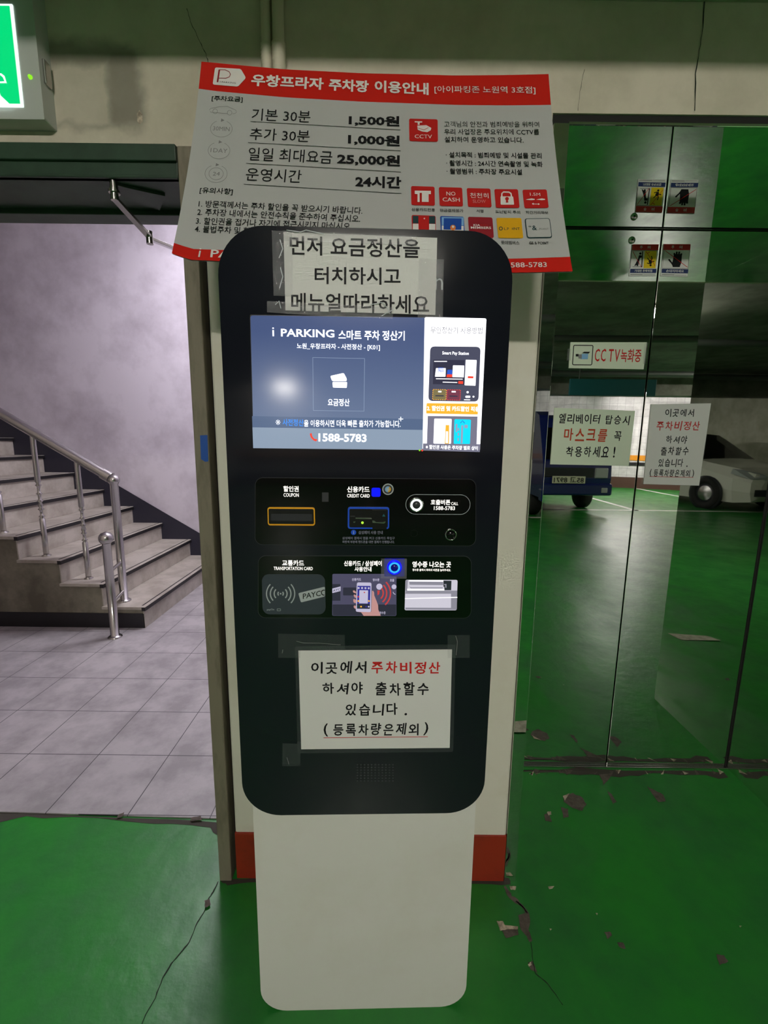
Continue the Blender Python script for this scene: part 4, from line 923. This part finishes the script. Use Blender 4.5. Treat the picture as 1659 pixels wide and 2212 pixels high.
# ================================================================== PAPERS ON THE KIOSK
def pivot(S, P): p = S.pts(P).mean(0); return p
Q = [(613, 502), (944, 515), (940, 681), (617, 671)]
n1 = thing('paper_notice', 'white printed notice in heavy black letters taped at the top of the kiosk', 'notice', pivot(SK, Q))
q = MB(); slab(q, SK, Q, .0022, .0012); q.build('sheet', 'paper', n1)
q = Lines(); text(q, SK, '먼저 요금정산을', zs(412, 152)[0], zs(1105, 170)[0], 41, .014, .0028); text(q, SK, '터치하시고', zs(545, 312)[0], zs(1003, 318)[0], 37, .014, .0028); text(q, SK, '메뉴얼따라하세요', zs(420, 455)[0], zs(1155, 468)[0], 41, .014, .0028); q.build('lettering', 'ink', n1)
def tape(P, par, S=SK, off=.0034, mt='tape', name='tape'):
    q = MB(); face(q, S, P, off); return q.build(name, mt, par)
tape([(588, 500), (632, 502), (633, 642), (592, 640)], n1); tape([(612, 500), (900, 512), (898, 532), (612, 522)], n1); tape([(578, 652), (640, 655), (850, 665), (848, 690), (700, 684), (578, 676)], n1, off=.0042); tape([(905, 560), (958, 562), (956, 690), (902, 688)], n1)
q = Lines()
for a_ in (((800, 660), (825, 655), (838, 668), (842, 680)), ((824, 684), (850, 670)), ((620, 500), (650, 504), (662, 500), (700, 508)), ((606, 520), (612, 540), (604, 560)), ((607, 580), (612, 600), (605, 625)), ((596, 660), (604, 652), (608, 668))): stroke(q, SK, a_, 1.6, .0050)
q.build('tape_crease', 'k_padprint', n1)
Q = [(645, 1404.5), (976, 1402), (971, 1614), (651, 1617)]
n2 = thing('paper_notice', 'white notice with black and red handwritten style lettering on the lower kiosk panel', 'notice', pivot(SK, Q))
tape(qround([(637, 1396), (984, 1392), (979, 1624), (643, 1627)], 4), n2, off=.0006, mt='film', name='clear_sleeve')
q = MB(); slab(q, SK, Q, .0022, .0012); q.build('sheet', 'paper', n2)
def hand(mb, S, zf, body, a_, c_, h, mi=0, b_=.020, off=.0028):
    """letters spaced out one by one, a little uneven, like a brush font"""
    if isinstance(mb, Lines): mb = mb.new()
    a_, c_ = np.array(zf(*a_)[0]), np.array(zf(*c_)[0]); n = len(body); step = (c_ - a_) / n
    wd = {'(': .35, ')': .35, '.': .2, '!': .2}
    for i, ch in enumerate(body):
        if ch == ' ': continue
        k = wd.get(ch, .80); m0 = a_ + step * (i + .5)
        hh = h * (.2 if ch == '.' else 1.08 if ch in '()' else random.uniform(.92, 1.04)); dy = (h * .4 if ch == '.' else random.uniform(-.04, .04) * h)
        text(mb, S, ch, m0 - step * k / 2 + (0, dy), m0 + step * k / 2 + (0, dy), hh, b_, off, mi, random.uniform(-.05, .12))
q = Lines(); hand(q, SK, zg, '이곳에서', (308, 318), (742, 312), 26); hand(q, SK, zg, '하셔야', (393, 470), (715, 466), 25); hand(q, SK, zg, '출차할수', (788, 474), (1205, 470), 28); hand(q, SK, zg, '있습니다.', (565, 628), (1075, 622), 27); hand(q, SK, zg, '(등록차량은제외)', (382, 778), (1222, 770), 26); q.build('black_lettering', 'ink', n2)
q = Lines(); hand(q, SK, zg, '주차비정산', (758, 316), (1290, 312), 26); stroke(q, SK, zg(412, 836, 1188, 828), 1.2, .0028); q.build('red_lettering', 'ink_red', n2)
tape(zg(75, 60, 570, 70, 570, 185, 240, 185, 240, 240, 75, 240), n2, off=.0030, mt='film'); tape(zg(1335, 70, 1500, 70, 1500, 240, 1335, 240), n2, off=.0032, mt='film'); tape(zg(105, 875, 240, 880, 240, 1045, 105, 1045), n2, off=.0032, mt='film')
q = Lines()
for a_ in (zg(210, 115, 260, 128, 380, 130, 540, 142), zg(1395, 75, 1408, 120, 1398, 220), zg(110, 178, 105, 205), zg(140, 980, 155, 1030)): stroke(q, SK, a_, .8, .0036)
q.build('tape_crease', 'ink_grey', n2)

# ================================================================== STICKERS AND PAPERS ON THE ELEVATOR DOORS
zh = Z(1340, 370, 8.295)
def lerp4(Q, s, t): Q = [np.array(p) for p in Q]; return tuple((Q[0] * (1 - s) + Q[1] * s) * (1 - t) + (Q[3] * (1 - s) + Q[2] * s) * t)
def sub(Q, s0, t0, s1, t1): return [lerp4(Q, s0, t0), lerp4(Q, s1, t0), lerp4(Q, s1, t1), lerp4(Q, s0, t1)]
B = .0012
def sticker(Q, label, foot, build):
    t = thing('warning_sticker', label, 'sticker', pivot(SD, Q), 'warning stickers at the top of the elevator doors')
    q = MB(); slab(q, SD, Q, B + .0008, B - .0004); q.build('backing', 'paper', t)
    q = MB(); face(q, SD, sub(Q, .01, .0, 1, .185), B + .0014, 0); f_ = MB(); face(f_, SD, sub(Q, .02, .775, 1, .905), B + .0014, 1)
    L_ = lerp4(Q, .30, .095), lerp4(Q, .40, .095); text(q, SD, '주', *L_, 6.5, .012, B + .0020, 2); L_ = lerp4(Q, .58, .095), lerp4(Q, .70, .095); text(q, SD, '의', *L_, 6.5, .012, B + .0020, 2)
    text(f_, SD, foot, lerp4(Q, .18, .84), lerp4(Q, .84, .84), 5.5, .02, B + .0020, 2)
    q.build('header_band', ['icon_red', 'navy', 'white'], t); f_.build('footer_band', ['icon_red', 'navy', 'white'], t)
    q = MB(); build(q); q.build('pictogram', ['ink', 'yellow', 'ink_red', 'paper'], t)
    q = MB(); stroke(q, SD, [lerp4(Q, .04, .96), lerp4(Q, .5, .96)], 1.4, B + .0014); stroke(q, SD, [lerp4(Q, .52, .965), lerp4(Q, .95, .965)], .6, B + .0014); q.build('small_print', 'ink_grey', t)
Q1 = zh(205, 1315, 680, 1315, 630, 1880, 150, 1880); Q2 = zh(765, 1310, 1252, 1312, 1197, 1890, 715, 1880)
def pic1(q):
    face(q, SD, zh(432, 1428, 645, 1430, 620, 1740, 408, 1740), B + .0014, 1); stroke(q, SD, zh(205, 1430, 652, 1430), .7, B + .0014, 0)
    stroke(q, SD, zh(198, 1425, 168, 1750), .8, B + .0014, 0); stroke(q, SD, zh(392, 1440, 375, 1720), 2.0, B + .0016, 0); stroke(q, SD, zh(212, 1718, 385, 1718), .8, B + .0014, 0)
    face(q, SD, ell(zh(350, 1480)[0], 2.5), B + .0018, 0); face(q, SD, zh(325, 1510, 372, 1512, 378, 1548, 345, 1560, 325, 1640, 310, 1705, 285, 1705, 278, 1685, 255, 1705, 242, 1700, 285, 1620, 312, 1560), B + .0018, 0)
    face(q, SD, ell(zh(533, 1690)[0], 2.3), B + .0018, 0); face(q, SD, zh(500, 1590, 550, 1600, 556, 1650, 540, 1672, 510, 1660, 498, 1625), B + .0018, 0)
    for a_ in ((545, 1630, 600, 1620), (515, 1665, 468, 1648), (508, 1600, 475, 1560), (545, 1605, 560, 1570, 550, 1525)): stroke(q, SD, zh(*a_), 1.9, B + .0018, 0)
    stroke(q, SD, zh(450, 1445, 480, 1475, 520, 1450), 1.4, B + .0018, 2); stroke(q, SD, zh(212, 1440, 370, 1730), 1.0, B + .0022, 2); stroke(q, SD, zh(460, 1450, 610, 1700), .9, B + .0022, 2)
def pic2(q):
    stroke(q, SD, zh(775, 1420, 745, 1745, 1200, 1750, 1240, 1420), .8, B + .0014, 0); 
    face(q, SD, zh(935, 1590, 950, 1490, 1095, 1490, 1085, 1640, 1060, 1700, 1055, 1722, 930, 1722, 920, 1690, 895, 1650, 850, 1600, 852, 1580, 875, 1580, 920, 1640), B + .0018, 0)
    for a_ in ((945, 1500, 955, 1470, 968, 1470, 970, 1500), (985, 1500, 995, 1445, 1012, 1445, 1012, 1500), (1028, 1500, 1040, 1445, 1056, 1445, 1052, 1500), (1068, 1500, 1078, 1475, 1095, 1480, 1095, 1520)):
        P = zh(*a_); stroke(q, SD, [(np.array(P[0]) + P[3]) / 2, (np.array(P[1]) + P[2]) / 2], 3.6, B + .0017, 0)
    stroke(q, SD, zh(795, 1430, 1190, 1725), 1.2, B + .0022, 2)
sticker(Q1, 'square warning sticker with a yellow panel of a falling figure on left elevator door', '기대면 추락위험', pic1)
sticker(Q2, 'square warning sticker showing a black hand crossed out on right elevator door', '손대지마세요', pic2)
zq = Z(1180, 720, 4.366)
Q = zq(228, 85, 945, 86, 915, 340, 210, 329)
n = thing('cctv_sticker', 'long white recording sticker with camera drawing and red letters on left elevator door', 'sticker', pivot(SD, Q))
q = MB(); slab(q, SD, Q, B + .0012, B - .0004); q.build('sheet', 'paper_grn', n)
q = MB(); stroke(q, SD, qround(zq(256, 114, 438, 116, 425, 300, 244, 298), 3), 1.8, B + .0018, 0, True); face(q, SD, zq(330, 196, 392, 192, 388, 245, 318, 245), B + .0020, 1); face(q, SD, zq(335, 188, 352, 176, 410, 176, 396, 192), B + .0024, 0); face(q, SD, zq(275, 197, 300, 197, 300, 220, 274, 220), B + .0022, 0); face(q, SD, zq(298, 200, 332, 200, 330, 240, 300, 240), B + .0021, 2)
q.build('camera_drawing', ['ink', 'icon_sky', 'ink_grey'], n)
q = Lines(); text(q, SD, 'C', zq(455, 208)[0], zq(500, 208)[0], 27, .008, B + .0018); text(q, SD, 'C', zq(512, 208)[0], zq(558, 208)[0], 27, .008, B + .0018); text(q, SD, 'T', zq(584, 210)[0], zq(630, 210)[0], 27, .008, B + .0018); text(q, SD, 'V', zq(640, 212)[0], zq(690, 212)[0], 27, .008, B + .0018); text(q, SD, '녹화중', zq(698, 212)[0], zq(892, 212)[0], 28, .012, B + .0018); q.build('lettering', 'ink_red', n)
for P in (zq(200, 145, 232, 148, 226, 258, 195, 255), zq(920, 95, 952, 95, 930, 290, 905, 288)): tape(P, n, SD, B + .003)
Q = zq(75, 702, 835, 732, 775, 1250, 36, 1236)
n = thing('paper_notice', 'pale green mask notice with one orange word taped to left elevator door', 'notice', pivot(SD, Q))
q = MB(); slab(q, SD, Q, B + .0012, B - .0004); q.build('sheet', 'paper_grn', n)
q = Lines(); hand(q, SD, zq, '엘리베이터', (108, 805), (510, 812), 21, 0, .016, B + .0018); hand(q, SD, zq, '탑승시', (548, 818), (790, 822), 21, 0, .016, B + .0018); hand(q, SD, zq, '꼭', (628, 965), (712, 968), 22, 0, .016, B + .0018); hand(q, SD, zq, '착용하세요!', (175, 1118), (680, 1122), 23, 0, .016, B + .0018); q.build('black_lettering', 'ink', n)
q = Lines(); hand(q, SD, zq, '마스크를', (155, 952), (580, 962), 26, 0, .018, B + .0018); q.build('orange_lettering', 'ink_brown', n)
tape(zq(250, 660, 850, 690, 870, 720, 790, 1262, 770, 1252, 838, 735, 75, 702, 70, 690), n, SD, B + .002, 'film', 'clear_sleeve')
Q = zq(985, 669, 1550, 661, 1437, 1436, 915, 1421)
n = thing('paper_notice', 'tall white parking fee notice with red second line taped to right elevator door', 'notice', pivot(SD, Q))
q = MB(); slab(q, SD, Q, B + .0012, B - .0004); q.build('sheet', 'paper', n)
q = Lines()
for s_, a_, c_, h_ in (('이곳에서', (1110, 748), (1395, 752), 17), ('하셔야', (1118, 1000), (1330, 1004), 17), ('출차할수', (1070, 1108), (1345, 1112), 18), ('있습니다.', (1048, 1218), (1352, 1222), 18), ('(등록차량은제외)', (955, 1318), (1405, 1322), 16)): hand(q, SD, zq, s_, a_, c_, h_, 0, .018, B + .0018)
q.build('black_lettering', 'ink', n)
q = Lines(); hand(q, SD, zq, '주차비정산', (1028, 872), (1450, 876), 20, 0, .014, B + .0018); stroke(q, SD, zq(968, 1350, 1382, 1358), 1.0, B + .0018); q.build('red_lettering', 'ink_red', n)
tape(zq(940, 590, 1020, 640, 1560, 655, 1545, 760, 1440, 1440, 905, 1428, 880, 1445, 985, 669), n, SD, B + .002, 'film', 'clear_sleeve')

# small torn flyer on the garage floor that the doors mirror
fy = MB(); fy.prism([(.88, .34, .002), (.62, .38, .004), (.58, .46, .007), (.85, .45, .002)], [(.88, .34, .0008), (.62, .38, .003), (.58, .46, .006), (.85, .45, .0008)])
tag(fy.build('flyer', 'dusty_paper'), 'torn paper flyer lying on the green floor, mirrored low in the right elevator door', 'paper')

# ================================================================== VEHICLES SEEN IN THE MIRROR DOORS
def wheel(par, c, ax, r=.33, w_=.2):
    q = MB(); q.lathe([(.0, -w_ / 2), (r * .6, -w_ / 2), (r * .93, -w_ / 2), (r, -w_ / 2 + .03), (r, w_ / 2 - .03), (r * .93, w_ / 2), (r * .62, w_ / 2), (r * .60, w_ / 2 - .03)], c, ax, 28, 0)
    q.lathe([(r * .60, w_ / 2 - .03), (r * .3, w_ / 2 - .01), (.06, w_ / 2), (0, w_ / 2)], c, ax, 28, 1)
    return q.build('wheel', ['tyre', 'steel'], par)
tx0, tx1, ty = 2.72, 4.42, -5.15
tr = thing('truck', 'dark blue cab over pickup truck facing the elevator, mirrored in the left door', 'truck', (3.57, ty, 0))
prof = [(ty, .42), (ty + .03, .70), (ty, 1.02), (ty - .35, 1.85), (ty - .55, 1.93), (ty - 1.45, 1.93), (ty - 1.50, .45)]
def xprism(P, x0, x1): return [(x0, y, z) for y, z in P], [(x1, y, z) for y, z in P]
MB().prism(*xprism(prof, tx0, tx1)).build('cab', 'truck', tr, bevel=.05, segs=3)
MB().add([(tx0 + .1, ty + .012, 1.06), (tx1 - .1, ty + .012, 1.06), (tx1 - .16, ty - .335, 1.80), (tx0 + .16, ty - .335, 1.80)], [(0, 1, 2, 3)]).build('windshield', 'glass', tr)
MB().add([(tx1 + .004, ty - .2, 1.12), (tx1 + .004, ty - 1.3, 1.12), (tx1 + .004, ty - 1.3, 1.78), (tx1 + .004, ty - .42, 1.78)], [(0, 1, 2, 3)]).build('side_window', 'glass', tr)
MB().box(tx0 - .02, tx1 + .02, ty - .1, ty + .09, .36, .60).build('bumper', 'truck', tr, bevel=.04, segs=3)
MB().box(tx0 + .35, tx1 - .35, ty + .02, ty + .05, .72, .90).build('grille', 'bumper', tr, bevel=.01)
for x in (tx0 + .2, tx1 - .2): MB().box(x - .13, x + .13, ty + .0, ty + .05, .70, .90).build('headlight', 'lens', tr, bevel=.02)
for x in (tx0 + .14, tx1 - .14): MB().box(x - .06, x + .06, ty + .07, ty + .10, .42, .52).build('fog_light', 'lens', tr, bevel=.01)
pl = MB().box(3.25, 3.89, ty + .09, ty + .10, .60, .74).build('licence_plate', 'plate', tr, bevel=.004)
V, Fs = glyphs('85고 8971', .012); MB().add([(3.86 - v[0] * .58, ty + .103, .618 + v[1] * .10) for v in V], Fs).build('plate_lettering', 'ink', pl)
MB().box(tx0 + .03, tx1 - .03, ty - 4.6, ty - 1.55, .72, .80).box(tx0, tx0 + .04, ty - 4.6, ty - 1.55, .72, 1.12).box(tx1 - .04, tx1, ty - 4.6, ty - 1.55, .72, 1.12).box(tx0, tx1, ty - 4.6, ty - 4.56, .72, 1.12).build('cargo_bed', 'truck', tr, bevel=.01)
MB().box(tx0 + .5, tx1 - .5, ty - 4.5, ty - .3, .40, .72).build('chassis', 'bumper', tr)
for x, s_ in ((tx0 + .14, -1), (tx1 - .14, 1)):
    for y in (ty - .85, ty - 3.5): wheel(tr, (x, y, .32), (s_, 0, 0), .32, .2)
MB().tube([(tx1 + .02, ty - .15, 1.5), (tx1 + .16, ty - .1, 1.5)], .012, 8).box(tx1 + .14, tx1 + .2, ty - .16, ty + .02, 1.3, 1.62).build('side_mirror', 'bumper', tr, bevel=.015)
# white SUV
hd_ = np.array([-.24, .971, 0]); lf = np.array([.971, .24, 0]); up = np.array([0, 0, 1.0])
fc = np.array([-4.10, -6.04, 0]) + hd_ * .88 - lf * .80
sv = thing('suv', 'white car in the garage, mirrored at the edge of the right elevator door', 'car', fc)
def C_(x, y, z): return fc + hd_ * x + lf * y + up * z
stn = [(.02, .36, .56, .66, .62, .55), (-.06, .24, .62, .80, .80, .70), (-.35, .20, .70, .90, .90, .80), (-1.0, .20, .86, 1.0, .93, .82), (-1.22, .20, .94, 1.05, .93, .80), (-2.0, .20, .98, 1.60, .93, .64), (-3.3, .20, 1.0, 1.66, .93, .64), (-4.1, .20, 1.0, 1.52, .91, .64), (-4.45, .30, .98, 1.10, .86, .70), (-4.55, .36, .8, .9, .80, .7)]
V = []
for x, zl_, zb_, zt_, wb_, wt_ in stn:
    V += [C_(x, wb_ * .93, zl_), C_(x, wb_, (zl_ + zb_) / 2), C_(x, wb_, zb_), C_(x, wt_, zt_), C_(x, wt_ * .5, zt_ + .02), C_(x, -wt_ * .5, zt_ + .02), C_(x, -wt_, zt_), C_(x, -wb_, zb_), C_(x, -wb_, (zl_ + zb_) / 2), C_(x, -wb_ * .93, zl_)]
q = MB(); N = 10
for i in range(len(stn) - 1):
    for k in range(N):
        gl_ = (k in (2, 6) and i in (4, 5, 6)) or (k in (3, 4, 5) and i == 4)
        q.add([V[i * N + k], V[i * N + (k + 1) % N], V[(i + 1) * N + (k + 1) % N], V[(i + 1) * N + k]], [(0, 1, 2, 3)], 1 if gl_ else 0, not gl_)
q.add(V[:N], [list(range(N))], 0); q.add(V[-N:], [list(range(N))[::-1]], 0)
q.build('body', ['suv', 'glass'], sv)
for x in (-.88, -3.55):
    for s_ in (1, -1):
        arch = MB(); c_ = C_(x, .935 * s_, .34); arch.lathe([(0, .004), (.375, .004), (.375, -.02)], c_, lf * s_, 28); arch.build('wheel_arch', 'bumper', sv)
        wheel(sv, C_(x, .86 * s_, .34), lf * s_, .34, .2)
for s_ in (1, -1):
    P = [C_(-.02, .50 * s_, .68), C_(-.10, .80 * s_, .70), C_(-.42, .915 * s_, .80), C_(-.40, .90 * s_, .90), C_(-.05, .66 * s_, .83), C_(.0, .50 * s_, .76)]
    P = [p + hd_ * .035 + lf * s_ * .02 for p in P]; MB().poly(P).build('headlight', 'lens', sv)
    P = [C_(.03, .52 * s_, .36), C_(-.04, .78 * s_, .36), C_(-.04, .78 * s_, .50), C_(.03, .52 * s_, .50)]; MB().poly([p + hd_ * .05 for p in P]).build('fog_light', 'bumper', sv)
MB().poly([C_(.06, .45, .40), C_(.06, -.45, .40), C_(.06, -.45, .68), C_(.06, .45, .68)]).build('grille', 'bumper', sv)
# teal hanging guide sign
hs = thing('hanging_sign', 'teal guide sign hanging from the garage ceiling, mirrored above the left door notices', 'sign', (4.2, -3.9, 2.6))
MB().box(3.0, 4.4, -4.0, -3.95, 2.14, 2.40).build('panel', 'teal', hs, bevel=.005)
for x in (3.15, 4.25): MB().tube([(x, -3.975, 2.40), (x, -3.975, CZ)], .008, 8).build('hanger', 'pipe', hs)
bpy.data.scenes.remove(GS)
